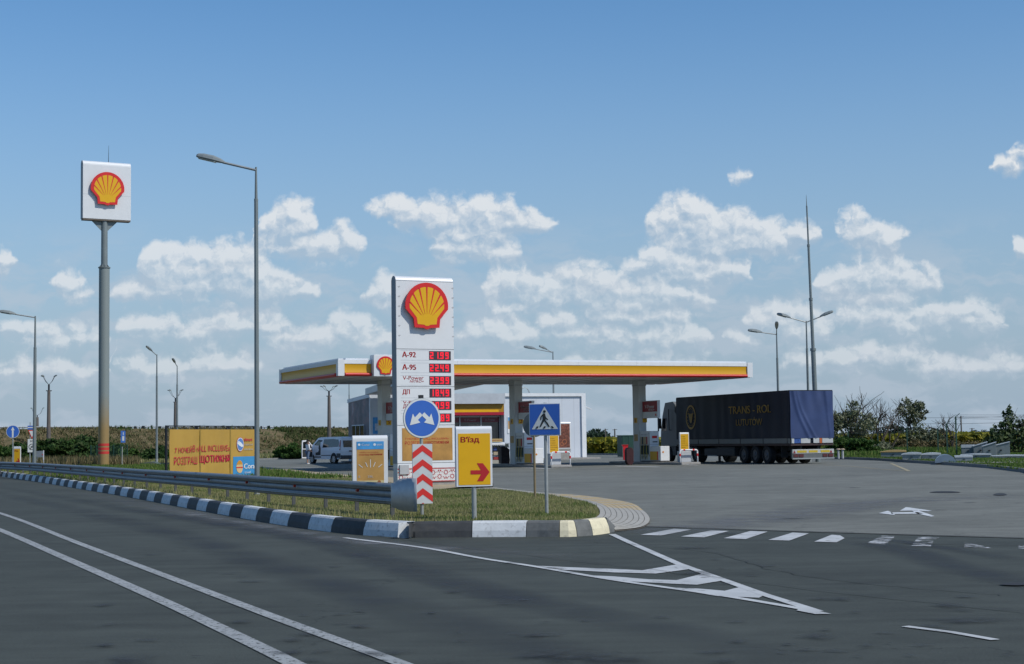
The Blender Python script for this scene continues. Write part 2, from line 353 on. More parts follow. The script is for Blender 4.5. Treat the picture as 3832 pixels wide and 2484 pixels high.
TXT = {}
def text_geo(s, bold):
    if (s, bold) in TXT: return TXT[(s, bold)]
    cu = bpy.data.curves.new('t', 'FONT'); cu.body = s; cu.size = 1; cu.resolution_u = 4
    o = bpy.data.objects.new('t', cu); col.objects.link(o); dg = bpy.context.evaluated_depsgraph_get()
    me = bpy.data.meshes.new_from_object(o.evaluated_get(dg)); vs = [v.co.copy() for v in me.vertices]; fs = [tuple(p.vertices) for p in me.polygons]
    bpy.data.objects.remove(o); bpy.data.meshes.remove(me)
    x0 = min(v.x for v in vs); x1 = max(v.x for v in vs); y0 = min(v.y for v in vs); y1 = max(v.y for v in vs)
    V0 = [((v.x-x0), (v.y-y0)/(y1-y0)) for v in vs]; off = [0] if not bold else [-bold, 0, bold] if bold > .02 else [-bold/2, bold/2]; V = []; Fs = []
    for o_ in off: Fs += [tuple(i+len(V) for i in f) for f in fs]; V += [(a+o_, b) for a, b in V0]
    lo = min(a for a, _ in V); hi = max(a for a, _ in V); TXT[(s, bold)] = ([((a-lo)/(hi-lo), b) for a, b in V], Fs); return TXT[(s, bold)]
def put_text(mb, s, x0, x1, z0, z1, y, bold=.02, mk=None, italic=0):
    vs, fs = text_geo(s, bold)
    mk = mk or (lambda p: (p[0], y, p[1]))
    mb.add([mk((x0+(x1-x0)*a+italic*(z1-z0)*b, z0+(z1-z0)*b)) for a, b in vs], fs)

# scallop emblem, unit width, centred, in the XZ plane, front towards -Y
def shell_outline(r, grow=0):
    pts = [(r*math.cos(R(a)), -.01+r*math.sin(R(a))) for a in range(-8, 189, 7)]
    g = grow; low = [(-.31+g, -.285+g*.3), (-.29+g, -.475+g), (-.07, -.485+g), (-.03, -.51+g), (.03, -.51+g), (.07, -.485+g), (.29-g, -.475+g), (.31-g, -.285+g*.3)]
    return pts+low
def emblem(parent, cx, cz, w, y, th=.08):
    e = MB(); P = [(cx+a*w, cz+b*w) for a, b in shell_outline(.5)]
    e.prism(P, y-th, y); eo = e.build('emblem', RED, parent)
    q = MB(); q.flat([(cx+a*w, cz+b*w) for a, b in shell_outline(.405, .07)], lambda p: (p[0], y-th-.004, p[1])); q.build('scallop', YEL, eo)
    ws = MB(); c = (0, -.01)
    for ph, tx, tz in ((0, 0, -.19), (25, .045, -.19), (-25, -.045, -.19), (51, .085, -.2), (-51, -.085, -.2), (78, .125, -.215), (-78, -.125, -.215)):
        o = (c[0]+.42*math.sin(R(ph)), c[1]+.42*math.cos(R(ph))); d = Vector((o[0]-tx, o[1]-tz)).normalized(); n = Vector((-d.y, d.x))*.019
        ws.add([(cx+w*a, y-th-.008, cz+w*b) for a, b in ((o[0]+n.x, o[1]+n.y), (o[0]-n.x, o[1]-n.y), (tx-n.x*.12, tz-n.y*.12), (tx+n.x*.12, tz+n.y*.12))], [(0, 1, 2, 3)])
    ws.build('ridge', RED, eo); return eo

def round_top(t, z0, z1, n=10, y0=0):
    """(y,z) profile of a slab of thickness t with a half-round top"""
    r = t/2
    return [(y0, z0)]+[(y0+r-r*math.cos(PI*i/n), z1-r+r*math.sin(PI*i/n)) for i in range(n+1)]+[(y0+t, z0)]

# ------------------------------------------------------------------ ground, road, verges
ROADM = asphalt('road_asphalt', (.054, .062, .054), .9, R(62))
FORE = asphalt('forecourt_asphalt', (.150, .156, .138), .75, R(-8))
DRY = ground_mat('verge_soil', [(.30, (.08, .09, .03)), (.48, (.16, .145, .065)), (.62, (.24, .19, .10)), (.8, (.11, .13, .045))])
FIELD = ground_mat('field_soil', [(.30, (.05, .06, .02)), (.5, (.13, .12, .05)), (.65, (.17, .14, .07)), (.8, (.09, .10, .03))], .06, 2)

def sheet(name, pts, z, m, kind='structure'):
    b = MB(); b.flat(pts, lambda p: (p[0], p[1], z if not callable(z) else z(p))); o = b.build(name, m)
    for p in o.data.polygons:
        if p.normal.z < 0: p.flip()
    return tag(o, kind=kind)
B4 = lambda *l: [(2300+x/1.5535, 1700+y/1.5535) for x, y in l]
def pxs(l, z=0): return [G(x, y, z) for x, y in l]

sheet('ground', [(-4000, -200), (4000, -200), (4000, 9000), (-4000, 9000)], -.08, FIELD)
kerb = [(-58, 152), (-42, 117)]+pxs([(0, 1782), (150, 1804), (282, 1826), (430, 1850), (573, 1876), (700, 1900), (823, 1923), (970, 1950), (1118, 1974), (1230, 1989), (1341, 2001), (1440, 2007.5), (1528, 2012.2), (1537, 2012.6), (1546, 2012.4)])+[(-.68, 25.22), (.18, 25.1), (.70, 24.95), (.97, 25.0), (1.3, 25.35), (1.55, 25.85)]
sheet('road', [(-140, 300)]+[(-75, 180)]+kerb[1:1]+[(-40, 175), (-10, 160), (20, 150), (60, 60), (60, -40), (-60, -40), (-22, 28), (-40, 75), (-75, 140), (-150, 280)], 0, ROADM)
seam = pxs([(2404, 1971), (3000, 1990), (3832, 2015)])
back_edge = [(-35.5, 130), (-24.5, 120), (-23.6, 148), (-8, 162), (7.3, 150), (14, 137), (18, 115), (19.2, 103), (21.0, 99.5), (21.5, 93.2), (21.2, 86.5), (21.1, 79), (20.9, 73.7), (20.6, 68.5), (19.5, 60.8), (18, 54), (17, 44), (17.5, 34), (22, 26)]
isl_out = [(1.66, 26.15), (2.14, 26.9), (2.49, 29.24), (2.67, 32.87), (2.67, 37.27), (1.87, 41.92), (.74, 45.11), (-.67, 50.65), (-3.2, 57), (-6.87, 66.15), (-10.3, 77.5), (-14.12, 90.78), (-18.6, 99.5), (-23.6, 107.3), (-35.5, 125.5), (-55, 155)]
isl_in = [(1.24, 25.95), (1.34, 26.6), (1.53, 28.51), (1.62, 31.34), (1.50, 33.68), (1.11, 36.5), (.37, 39.75), (-.58, 43.4), (-2.2, 43.2), (-3.4, 47.5), (-5.2, 58), (-8.2, 66.4), (-11.6, 77.7), (-15.3, 90.2), (-19.8, 98.9), (-24.6, 106.4), (-36.5, 124.5), (-56, 154)]
sheet('forecourt', [seam[0], seam[1], seam[2], (14, 19.5), (22, 26)]+back_edge[::-1][1:]+[(-60, 165), (-50, 150)]+[(-34, 121), (-23, 104), (-13.5, 88), (-6, 63), (-.2, 45), (1.7, 35), (1.9, 28.5), (1.7, 26.5)], .004, FORE)

def strip(pa, pb, w, z=.010):
    a = Vector(pa); b = Vector(pb); d = (b-a).normalized(); n = Vector((-d.y, d.x))*w/2
    return [a+n, b+n, b-n, a-n]
def polyline(mb, pts, w, z, wend=None):
    P = [Vector(p) for p in pts]; n = len(P); L = []; Rr = []
    for i, p in enumerate(P):
        d = (P[min(i+1, n-1)]-P[max(i-1, 0)]).normalized(); q = Vector((-d.y, d.x)); ww = w if wend is None else w+(wend-w)*i/(n-1)
        L.append((p.x+q.x*ww/2, p.y+q.y*ww/2, z)); Rr.append((p.x-q.x*ww/2, p.y-q.y*ww/2, z))
    mb.add(L+Rr, [(i, i+1, n+i+1, n+i) for i in range(n-1)])
def smooth_path(P, k=6):
    out = []
    for i in range(len(P)-1):
        p0 = Vector(P[max(i-1, 0)]); p1 = Vector(P[i]); p2 = Vector(P[i+1]); p3 = Vector(P[min(i+2, len(P)-1)])
        for j in range(k):
            t = j/k; out.append(.5*((2*p1)+(p2-p0)*t+(2*p0-5*p1+4*p2-p3)*t*t+(3*p1-p0-3*p2+p3)*t**3))
    return out+[Vector(P[-1])]
OV = lambda *l: [G(x*1.6101, y*1.6101) for x, y in l]
PAINT = worn_paint('line_paint', (.52, .54, .54), .30)
PAINTW = worn_paint('worn_line_paint', (.34, .36, .36), .36, 22)
PAINTY = worn_paint('yellow_line_paint', (.40, .35, .22), .36)
PAINTR = worn_paint('rubbed_stripe_paint', (.50, .52, .53), .47, 3.2)
far1 = [(-30, 76), (-19.5, 53)]; far2 = [(-30.6, 74), (-17, 46)]
l = MB(); polyline(l, smooth_path(far1+OV((0, 1193), (180, 1262), (400, 1345), (650, 1440), (930, 1543), (1200, 1650))), .13, .008)
polyline(l, smooth_path(far2+OV((0, 1232), (150, 1297), (350, 1385), (500, 1455), (680, 1543), (900, 1660))), .15, .008)
tag(l.build('centre_line_marking', PAINTW), kind='structure')
l = MB(); polyline(l, smooth_path(pxs([(1290, 2013), (1341, 2020), (1400, 2027), (1600, 2053), (1800, 2090), (2000, 2121), (2300, 2172), (2700, 2230), (3040, 2287)])), .10, .008)
polyline(l, pxs([(2290, 2000), (2350, 2028), (2538, 2111), (2860, 2227), (3060, 2290)]), .11, .0085)
l.flat(pxs([(3000, 2276), (2990, 2268), (3020, 2280), (3111, 2300), (3050, 2301), (2980, 2287)]), lambda p: (p[0], p[1], .009))
for poly in ([(2014, 2119), (2120, 2124), (2300, 2131), (2403, 2136), (2538, 2113), (2590, 2130), (2455, 2148), (2300, 2144), (2110, 2134)],
             [(2209, 2155), (2300, 2159), (2430, 2170), (2532, 2173), (2625, 2150), (2700, 2175), (2608, 2190), (2532, 2187), (2397, 2180), (2300, 2173)],
             [(2506, 2201), (2609, 2204), (2712, 2213), (2776, 2197), (2860, 2229), (2840, 2239), (2776, 2236), (2686, 2233), (2609, 2220)]):
    l.flat(pxs(poly), lambda p: (p[0], p[1], .0075))
tag(l.build('gore_marking', PAINT), kind='structure')
l = MB(); polyline(l, pxs([(3387, 2346), (3560, 2368), (3725, 2397)]), .085, .008); tag(l.build('dashed_line_marking', PAINT), kind='structure')
l = MB()
for q in ([(150, 470), (270, 474), (445, 440), (345, 435)], [(385, 480), (520, 485), (665, 448), (560, 445)], [(635, 490), (762, 495), (890, 452), (790, 448)], [(893, 500), (1015, 504), (1130, 462), (1035, 457)], [(1160, 510), (1290, 514), (1337, 490), (1310, 473), (1262, 470)]):
    l.flat(pxs(B4(*q)), lambda p: (p[0], p[1], .008))
tag(l.build('zebra_crossing', PAINT), kind='structure')
l = MB()
for q in ([(1462, 521), (1570, 526), (1605, 505), (1632, 477), (1555, 475)], [(1725, 535), (1838, 537), (1856, 503), (1890, 484), (1765, 482)], [(2033, 545), (2195, 549), (2140, 535), (2098, 526), (2034, 513)], [(2345, 551), (2480, 556), (2470, 540), (2350, 530)]):
    l.flat(pxs(B4(*q)), lambda p: (p[0], p[1], .008))
tag(l.build('worn_zebra_crossing', PAINTR), kind='structure')
l = MB()
for q in ([(1535, 345), (1588, 331), (1612, 341), (1632, 356)], [(1605, 341), (1762, 339), (1795, 348), (1610, 349)], [(1728, 331), (1768, 330), (1860, 362), (1840, 366), (1755, 346)], [(1658, 331), (1694, 310), (1722, 313), (1845, 331), (1822, 334), (1757, 329)]):
    l.flat(pxs(B4(*q)), lambda p: (p[0], p[1], .0122)); 
tag(l.build('arrow_marking', worn_paint('arrow_paint', (.60, .63, .64), .25)), kind='structure')
Z6 = lambda *l: [(3050+x/3.0435, 1400+y/3.0435) for x, y in l]
l = MB(); polyline(l, pxs(Z6((100, 1035), (400, 1050), (700, 1080), (1070, 1106), (1400, 1104), (2050, 1098))), .10, .012); polyline(l, pxs(Z6((865, 1018), (1070, 1105))), .16, .0125)
tag(l.build('parking_line_marking', PAINTY), kind='structure')
l = MB()
for a, b in (((2300, 1744), (2470, 1748)), ((1960, 1750), (2060, 1754)), ((2470, 1738), (2620, 1741)), ((1200, 1751.5), (1093, 1750.5))): polyline(l, pxs([a, b]), .5, .012)
tag(l.build('bay_line_marking', PAINT), kind='structure')
# strip of darker old joint and worn tyre paths (real surface wear)
def tyre_mat(name='tyre_polish', c=(.034, .038, .042), am=.75, vs=.8):
    m = bpy.data.materials.new(name); m.use_nodes = True; t = m.node_tree; b = t.nodes['Principled BSDF']; L = t.links.new
    b.inputs['Base Color'].default_value = (*c, 1); b.inputs['Roughness'].default_value = .7
    at = nd(t, 'ShaderNodeAttribute', attribute_name='edge'); tc = t.nodes.new('ShaderNodeTexCoord')
    n = nd(t, 'ShaderNodeTexNoise'); n.inputs['Scale'].default_value = vs; n.inputs['Detail'].default_value = 7; L(tc.outputs['Object'], n.inputs[0])
    mr = nd(t, 'ShaderNodeMapRange'); L(n.outputs['Fac'], mr.inputs[0]); mr.inputs[1].default_value = .3; mr.inputs[2].default_value = .7; mr.inputs[4].default_value = am
    k = mth(t, 'MULTIPLY', at.outputs['Fac'], mr.outputs[0]); tr = t.nodes.new('ShaderNodeBsdfTransparent'); mx = t.nodes.new('ShaderNodeMixShader')
    L(k, mx.inputs[0]); L(tr.outputs[0], mx.inputs[1]); L(b.outputs[0], mx.inputs[2]); L(mx.outputs[0], t.nodes['Material Output'].inputs[0]); return m
def tyre_path(pts, w, z, mat, name='tyre_wear'):
    P = smooth_path(pts, 8); n = len(P); vs = []; at = []; K = 6
    for i, p in enumerate(P):
        d = (P[min(i+1, n-1)]-P[max(i-1, 0)]).normalized(); q = Vector((-d.y, d.x))
        for k in range(K+1):
            s = k/K-.5; vs.append((p.x+q.x*w*s, p.y+q.y*w*s, z)); e = min(1, 4*i/n, 4*(n-1-i)/n); at.append(math.cos(PI*s)**1.2*max(0, e) if abs(s) < .5 else 0)
    fs = [(i*(K+1)+k, i*(K+1)+k+1, (i+1)*(K+1)+k+1, (i+1)*(K+1)+k) for i in range(n-1) for k in range(K)]
    b = MB(); b.add(vs, fs); o = b.build(name, mat); a = o.data.attributes.new('edge', 'FLOAT', 'POINT'); a.data.foreach_set('value', at); return tag(o, kind='structure')
TM = tyre_mat()
tyre_path([(-22, 66)]+pxs([(450, 1900), (800, 1955), (1200, 2030), (1600, 2150), (2000, 2255), (2500, 2360), (3100, 2500)]), .9, .0040, TM)
tyre_path([(-26, 72)]+pxs([(200, 1890), (600, 1985), (1000, 2110), (1500, 2270), (2000, 2430), (2300, 2540)]), 1.0, .0046, tyre_mat('tyre_polish_old', am=.5))
tyre_path(pxs([(3100, 2015), (3350, 2050), (3560, 2120), (3832, 2180), (4000, 2215)]), .8, .0044, TM)
tyre_path(pxs([(3180, 2010), (3400, 2030), (3832, 2100)]), .5, .0052, TM)
PALE = tyre_mat('pale_dust', (.15, .155, .155), .8, 1.2)
tyre_path(pxs([(250, 1836), (600, 1902), (1000, 1975), (1330, 2026), (1700, 2056), (2200, 2090)]), 1.1, .0034, PALE, 'dust_wear')
tyre_path(pxs([(2350, 2000), (2800, 1950), (3300, 1880), (3832, 1850)]), 2.6, .0084, PALE, 'dust_wear')
b = MB(); polyline(b, seam, .07, .0125); tag(b.build('asphalt_joint', M('joint_tar_dark_patch', (.03, .031, .032), .8)), kind='structure')
b = MB(); polyline(b, pxs([(3390, 2035), (3832, 2040)]), .03, .0085); b.build('asphalt_crack', M('joint_tar_dark_patch'))['kind'] = 'structure'
for i, (x0, y0, x1, y1) in enumerate(((3482, 1842, 3592, 1843), (3718, 1850, 3768, 1853), (3745, 2186, 3860, 2193))):  # three dark oval patches lying on the asphalt
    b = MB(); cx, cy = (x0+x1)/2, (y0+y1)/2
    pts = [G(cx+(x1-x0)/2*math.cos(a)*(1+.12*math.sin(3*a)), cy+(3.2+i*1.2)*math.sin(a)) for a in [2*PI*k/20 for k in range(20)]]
    b.flat(pts, lambda p: (p[0], p[1], .0145)); tag(b.build('dark_patch', M('joint_tar_dark_patch')), kind='structure')

OILM = tyre_mat('oil_stain', (.03, .031, .03), .9, 6)
gs = np.random.default_rng(12); b = MB(); at = []
for _ in range(150):
    px_, py_ = gs.uniform(300, 3832), gs.uniform(1780, 2484)
    if px_ < 2300 and py_ < 2060+.1*px_*.2: continue
    c_ = G(px_, py_); k_ = gs.uniform(.03, .16)*(1+(gs.random() < .15)*1.5); n_ = 12; o_ = len(b.v); a0_ = gs.uniform(0, 6)
    vs = [(c_[0], c_[1], .0152)]+[(c_[0]+k_*(1+.3*math.sin(3*a+a0_))*math.cos(a), c_[1]+k_*(1+.35*math.sin(2*a+a0_))*math.sin(a), .0152) for a in [2*PI*i/n_ for i in range(n_)]]
    b.add(vs, [(0, i+1, (i+1) % n_+1) for i in range(n_)]); at += [1.0]+[0.0]*n_
o = b.build('oil_stains', OILM); a_ = o.data.attributes.new('edge', 'FLOAT', 'POINT'); a_.data.foreach_set('value', at); tag(o, kind='structure')
b = MB()
for pts in ([(-20, 62), (-9, 44), (-3.2, 28), (1.8, 18), (5.2, 12)], [(1.2, 23.6), (2.6, 21), (3.1, 17.5), (4.6, 15)]):
    P = smooth_path(pts, 14); P = [Vector((p.x+gs.uniform(-.05, .05), p.y+gs.uniform(-.09, .09))) for p in P]; polyline(b, P, .016, .0158)
tag(b.build('asphalt_cracks', M('joint_tar_dark_patch')), kind='structure')
# outer verge, raised behind its kerb
outer = [(-150, 320), (-75, 190), (-52, 158), (-35.5, 130.3), (-24.5, 120.3), (-23.6, 148.3), (-8, 162.3), (7.3, 150.3), (14.2, 137.2), (18.2, 115), (19.4, 103.1), (21.2, 99.6), (21.7, 93.2), (21.4, 86.5), (21.3, 79), (21.1, 73.7), (20.8, 68.5), (19.7, 60.8), (18.2, 54), (17.2, 44), (17.7, 34.1), (22.2, 26.2)]
VERGE = ground_mat('verge_grass_ground', [(.3, (.035, .06, .012)), (.48, (.06, .085, .02)), (.62, (.12, .11, .045)), (.8, (.05, .075, .018))], .25, 5)
sheet('verge', outer+[(300, 26), (500, 300), (200, 1200), (-200, 1200), (-400, 600)], .1, VERGE)
KC = M('kerb_concrete', (.20, .205, .20), .85, var=.2, vs=4)
def kerb_sweep(name, pts, w, h, m, z0=0, lean=.02, side=1):
    P = [Vector(p) for p in pts]; n = len(P); vs = []
    for i, p in enumerate(P):
        d = (P[min(i+1, n-1)]-P[max(i-1, 0)]).normalized(); q = Vector((-d.y, d.x))*side
        for o, z in ((0, z0-.05), (lean, z0+h-.02), (lean+.02, z0+h), (w, z0+h), (w, z0-.05)): vs.append((p.x+q.x*o, p.y+q.y*o, z))
    fs = [(i*5+k, i*5+k+1, (i+1)*5+k+1, (i+1)*5+k) for i in range(n-1) for k in range(4)]
    b = MB(); b.add(vs, fs); return tag(b.build(name, m), kind='structure')
kerb_sweep('outer_kerb', outer[3:], .16, .15, KC, side=-1)
kerb_sweep('outer_kerb', outer[3:], .16, .15, KC, side=1) if False else None

# painted kerb of the island: alternating black and white stones
KB = M('kerb_black_paint', (.045, .048, .050), .7, var=.3, vs=5, dirt=.3, bump=.2); KW = M('kerb_white_paint', (.60, .62, .62), .7, var=.12, vs=5, dirt=.45, bump=.2)
KG = M('kerb_bare_grey', (.13, .135, .13), .8, var=.25, vs=6, bump=.3); KY = M('kerb_cream_paint', (.66, .60, .42), .75, var=.12, vs=5, dirt=.3)
kp = smooth_path(kerb, 8); cum = [0]
for a, c in zip(kp, kp[1:]): cum.append(cum[-1]+(c-a).length)
def kat(s):
    s = max(0, min(cum[-1]-1e-4, s)); i = next(i for i in range(len(cum)-1) if cum[i+1] > s); t = (s-cum[i])/(cum[i+1]-cum[i]); p = kp[i].lerp(kp[i+1], t); d = (kp[i+1]-kp[i]).normalized(); return p, Vector((-d.y, d.x))
def near(p): return min(range(len(kp)), key=lambda i: (kp[i]-Vector(p)).length)
edges = [cum[near(G(*q))] for q in ((1537, 2012.6), (1766, 2009.7), (1970, 2007.6), (2093, 2009), (2159, 2007))]
s = edges[0]; cuts = []; white = True
seq = [(edges[0], edges[1], KB), (edges[1], edges[2], KW), (edges[2], edges[3], KG), (edges[3], edges[4], KY), (edges[4], edges[4]+.36, KG), (edges[4]+.36, cum[-1]-.05, KY)]
k = 0
while s > .5:
    ln = (1.25, 1.2)[k % 2]+.1*math.sin(k*2.3); seq.append((max(0, s-ln), s, KW if k % 2 == 0 else KB)); s -= ln; k += 1
b = MB(); HK = .25
for a, c, m in seq:
    b.mat(m); nseg = max(2, int((c-a)/.14)); vs = []
    for i in range(nseg+1):
        p, q = kat(a+.006+(c-a-.012)*i/nseg); q = -q if (q.y < 0 and False) else q
        for o, z in ((-.02, -.03), (0, .10), (.045, HK-.03), (.075, HK), (.22, HK), (.24, .02)): vs.append((p.x+q.x*o, p.y+q.y*o, z))
    fs = [(i*6+k2, i*6+k2+1, (i+1)*6+k2+1, (i+1)*6+k2) for i in range(nseg) for k2 in range(5)]+[tuple(range(6)), tuple(nseg*6+i for i in range(6))]
    b.add(vs, fs)
tag(b.build('kerb', None), kind='structure')
endp, endq = kat(cum[-1]); b = MB(); e2 = Vector((1.74, 26.42)); ip = endp+endq*.24; e3 = Vector((1.50, 26.5))
b.add([(endp.x, endp.y, -.02), (endp.x+endq.x*.06, endp.y+endq.y*.06, HK), (ip.x, ip.y, HK), (e2.x, e2.y, .0), (e3.x, e3.y, .04), (ip.x, ip.y, -.02)], [(0, 1, 3), (1, 2, 4, 3), (0, 1, 2, 5), (2, 5, 4)]); tag(b.build('kerb_ramp', KG), kind='structure')
ISZ = .19
inner_front = [kat(s)[0]+kat(s)[1]*.2 for s in [cum[-1]*i/60 for i in range(61)]]
isl_poly = [(p.x, p.y) for p in inner_front]+isl_in
def valid(poly): return poly
sheet('island_verge', isl_poly, ISZ, DRY)
# paved border: rings of pale setts that fall to the forecourt at the tip
PAVE = M('paving_setts', (.33, .32, .285), .85, var=.16, vs=7, bump=.3, dirt=.2); PAVEY = M('sandy_setts', (.40, .31, .17), .85, var=.2, vs=7, bump=.3)
JOINT = M('paving_joint', (.10, .09, .075), .95)
def resample(P, n):
    P = smooth_path(P, 6); c = [0]
    for a, d in zip(P, P[1:]): c.append(c[-1]+(d-a).length)
    out = []
    for k in range(n):
        s = c[-1]*k/(n-1); i = min(next((i for i in range(len(c)-1) if c[i+1] >= s), len(c)-2), len(c)-2); t = (s-c[i])/max(1e-6, c[i+1]-c[i]); out.append(P[i].lerp(P[i+1], t))
    return out
NP = 90; pin = resample(isl_in[:9], NP); pout = resample(isl_out[:8], NP)
b = MB(); rows = 9
for r_ in range(rows):
    t0 = r_/rows+.003; t1 = (r_+1)/rows-.007
    for i in range(NP-1):
        b.mat(PAVEY if (24 < i < 62 and r_ > 1 and (i*7+r_*3) % 5) else PAVE)
        q = [pin[i].lerp(pout[i], t0), pin[i+1].lerp(pout[i+1], t0), pin[i+1].lerp(pout[i+1], t1), pin[i].lerp(pout[i], t1)]
        zz = [ISZ+.012-(ISZ-.02)*t for t in (t0, t0, t1, t1)]; b.add([(p.x, p.y, z) for p, z in zip(q, zz)], [(0, 1, 2, 3)])
tag(b.build('paved_border', None), kind='structure')
b = MB(); 
for i in range(NP-1): b.add([(pin[i].x, pin[i].y, ISZ+.004), (pin[i+1].x, pin[i+1].y, ISZ+.004), (pout[i+1].x, pout[i+1].y, .010), (pout[i].x, pout[i].y, .010)], [(0, 1, 2, 3)])
tag(b.build('paving_bed', JOINT), kind='structure')
pin2 = resample(isl_in[8:], 60); pout2 = resample(isl_out[7:], 60); b = MB()
for i in range(59): b.add([(pin2[i].x, pin2[i].y, ISZ+.01), (pin2[i+1].x, pin2[i+1].y, ISZ+.01), (pout2[i+1].x, pout2[i+1].y, ISZ-.02), (pout2[i].x, pout2[i].y, ISZ-.02), (pout2[i+1].x, pout2[i+1].y, 0), (pout2[i].x, pout2[i].y, 0)], [(0, 1, 2, 3), (3, 2, 4, 5)])
tag(b.build('paved_edge', M('sandy_edge', (.34, .28, .18), .85, var=.15)), kind='structure')

# ------------------------------------------------------------------ grass
def in_poly(P, poly):
    x, y = P[:, 0], P[:, 1]; ins = np.zeros(len(P), bool); n = len(poly); j = n-1
    for i in range(n):
        xi, yi = poly[i]; xj, yj = poly[j]
        c = ((yi > y) != (yj > y)) & (x < (xj-xi)*(y-yi)/((yj-yi) or 1e-9)+xi); ins ^= c; j = i
    return ins
def blades(P, z, h, w, lean=.5):
    n = len(P); a = rng.uniform(0, 2*PI, n); hh = h*rng.uniform(.45, 1.25, n); ww = w*rng.uniform(.6, 1.3, n); la = rng.uniform(0, 2*PI, n); lr = hh*rng.uniform(0, lean, n)
    V = np.zeros((n, 3, 3)); V[:, 0, 0] = P[:, 0]-np.cos(a)*ww; V[:, 0, 1] = P[:, 1]-np.sin(a)*ww; V[:, 1, 0] = P[:, 0]+np.cos(a)*ww; V[:, 1, 1] = P[:, 1]+np.sin(a)*ww
    V[:, 2, 0] = P[:, 0]+np.cos(la)*lr; V[:, 2, 1] = P[:, 1]+np.sin(la)*lr; V[:, :, 2] = z if np.isscalar(z) else z[:, None]; V[:, 2, 2] += hh
    return V.reshape(-1, 3), np.arange(3*n).reshape(-1, 3)
def clump(P, s, k):  # uneven density
    v = np.sin(P[:, 0]*s+1.3*np.sin(P[:, 1]*s*.7))*np.sin(P[:, 1]*s*.9+1.7*np.sin(P[:, 0]*s*.6)); return v*.5+.5
GR = veg('grass_blades', [(.13, .18, .045), (.25, .24, .10), (.34, .30, .15), (.17, .21, .065), (.36, .32, .18)], .2)
GRG = veg('green_grass_blades', [(.06, .13, .02), (.09, .16, .03), (.16, .18, .055)], .25)
def scatter(name, poly, n, z, h, w, m, keep=None, label='short grass growing on the verge'):
    po = np.array(poly); lo = po.min(0); hi = po.max(0); P = rng.uniform(lo, hi, (n, 2)); P = P[in_poly(P, poly)]
    if keep is not None: P = P[keep(P)]
    V, Fc = blades(P, z, h, w); o = mesh_np(name, V, Fc, m); return tag(o, label, 'grass', kind='stuff')
near_isl = [(x, y) for x, y in isl_poly if y < 62]
scatter('grass', near_isl, 800000, ISZ, .050, .007, GR, lambda P: rng.random(len(P)) < np.clip(1.5-P[:, 1]/50, .12, 1), 'dry short grass on the traffic island')
scatter('grass', near_isl, 260000, ISZ, .070, .008, GRG, lambda P: (clump(P, 1.3, 1)+.18*clump(P, 4.1, 1) > .74) & (rng.random(len(P)) < np.clip(1.5-P[:, 1]/50, .12, 1)), 'green grass tufts on the traffic island')
edgeband = [(p.x, p.y) for p in inner_front]+[(p.x+.32, p.y+.12) for p in reversed(inner_front)]
eb = [q for q in edgeband if q[1] < 90]; 
scatter('grass', eb, 300000, ISZ, .17, .011, GR, label='long dry grass along the kerb')
far_isl = [(x, y) for x, y in isl_poly if y > 55]
scatter('grass', far_isl, 220000, ISZ, .16, .03, GRG, lambda P: clump(P, .7, 1) > .25, 'green grass behind the crash barrier')
scatter('grass', [(19.5, 61), (21, 73), (21.5, 93), (21.4, 100), (19.8, 104), (19, 120), (60, 140), (60, 60)], 240000, .1, .10, .030, GRG, lambda P: clump(P, .6, 1) > .2, 'green grass round the tank hatches')
scatter('grass', [(14.5, 139), (18.5, 118), (20, 105), (70, 140), (60, 175), (-5, 175), (7.5, 152)], 160000, .1, .3, .07, GRG, lambda P: clump(P, .3, 1) > .3, 'rough grass beyond the forecourt')
scatter('grass', [(-25, 122), (-24, 149), (-9, 163), (7, 152), (5, 175), (-30, 195), (-60, 180), (-52, 160), (-36, 132)], 200000, .1, .3, .07, GR, lambda P: clump(P, .3, 1) > .2, 'dry rough grass below the embankment')

# ------------------------------------------------------------------ plants
LEAF_D = veg('dark_leaves', [(.016, .042, .010), (.03, .07, .016), (.055, .10, .025), (.04, .06, .02)], .2)
LEAF_O = veg('olive_leaves', [(.08, .105, .055), (.14, .16, .09), (.24, .25, .16), (.11, .13, .07)], .2)
LEAF_G = veg('mid_green_leaves', [(.02, .055, .01), (.045, .10, .018), (.07, .12, .03)], .25)
LEAF_DRY = veg('dry_weeds', [(.15, .125, .06), (.24, .19, .10), (.11, .105, .045), (.08, .085, .03)], .2)
LEAF_F = veg('far_leaves', [(.03, .055, .035), (.045, .075, .045), (.035, .06, .045)], .1)
BARK = M('bark', (.07, .058, .045), .9, var=.25, vs=6)
def leaf_cloud(c, r, n, size, seed, clusters=26, squash=1):
    clusters = int(clusters*2.2)
    g = np.random.default_rng(seed); cc = g.normal(size=(clusters, 3)); cc /= np.linalg.norm(cc, axis=1)[:, None]; cc *= g.uniform(.1, .92, clusters)[:, None]**.55
    cr = g.uniform(.12, .30, clusters); idx = g.integers(0, clusters, n); d = g.normal(size=(n, 3)); d /= np.linalg.norm(d, axis=1)[:, None]; d *= (g.uniform(.25, 1, n)**.5)[:, None]
    P = (cc[idx]+d*cr[idx][:, None])*np.array(r)+np.array(c)
    a = g.normal(size=(n, 3)); a /= np.linalg.norm(a, axis=1)[:, None]; b = np.cross(a, g.normal(size=(n, 3))); b /= np.linalg.norm(b, axis=1)[:, None]
    s = size*g.uniform(.5, 1.3, n)[:, None]; V = np.stack([P-a*s, P-b*s*.5, P+a*s, P+b*s*.5], 1); return V.reshape(-1, 3)
def cloud_obj(name, V, mat, parent=None):
    return mesh_np(name, V, np.arange(len(V)).reshape(-1, 4), mat, parent, 4)
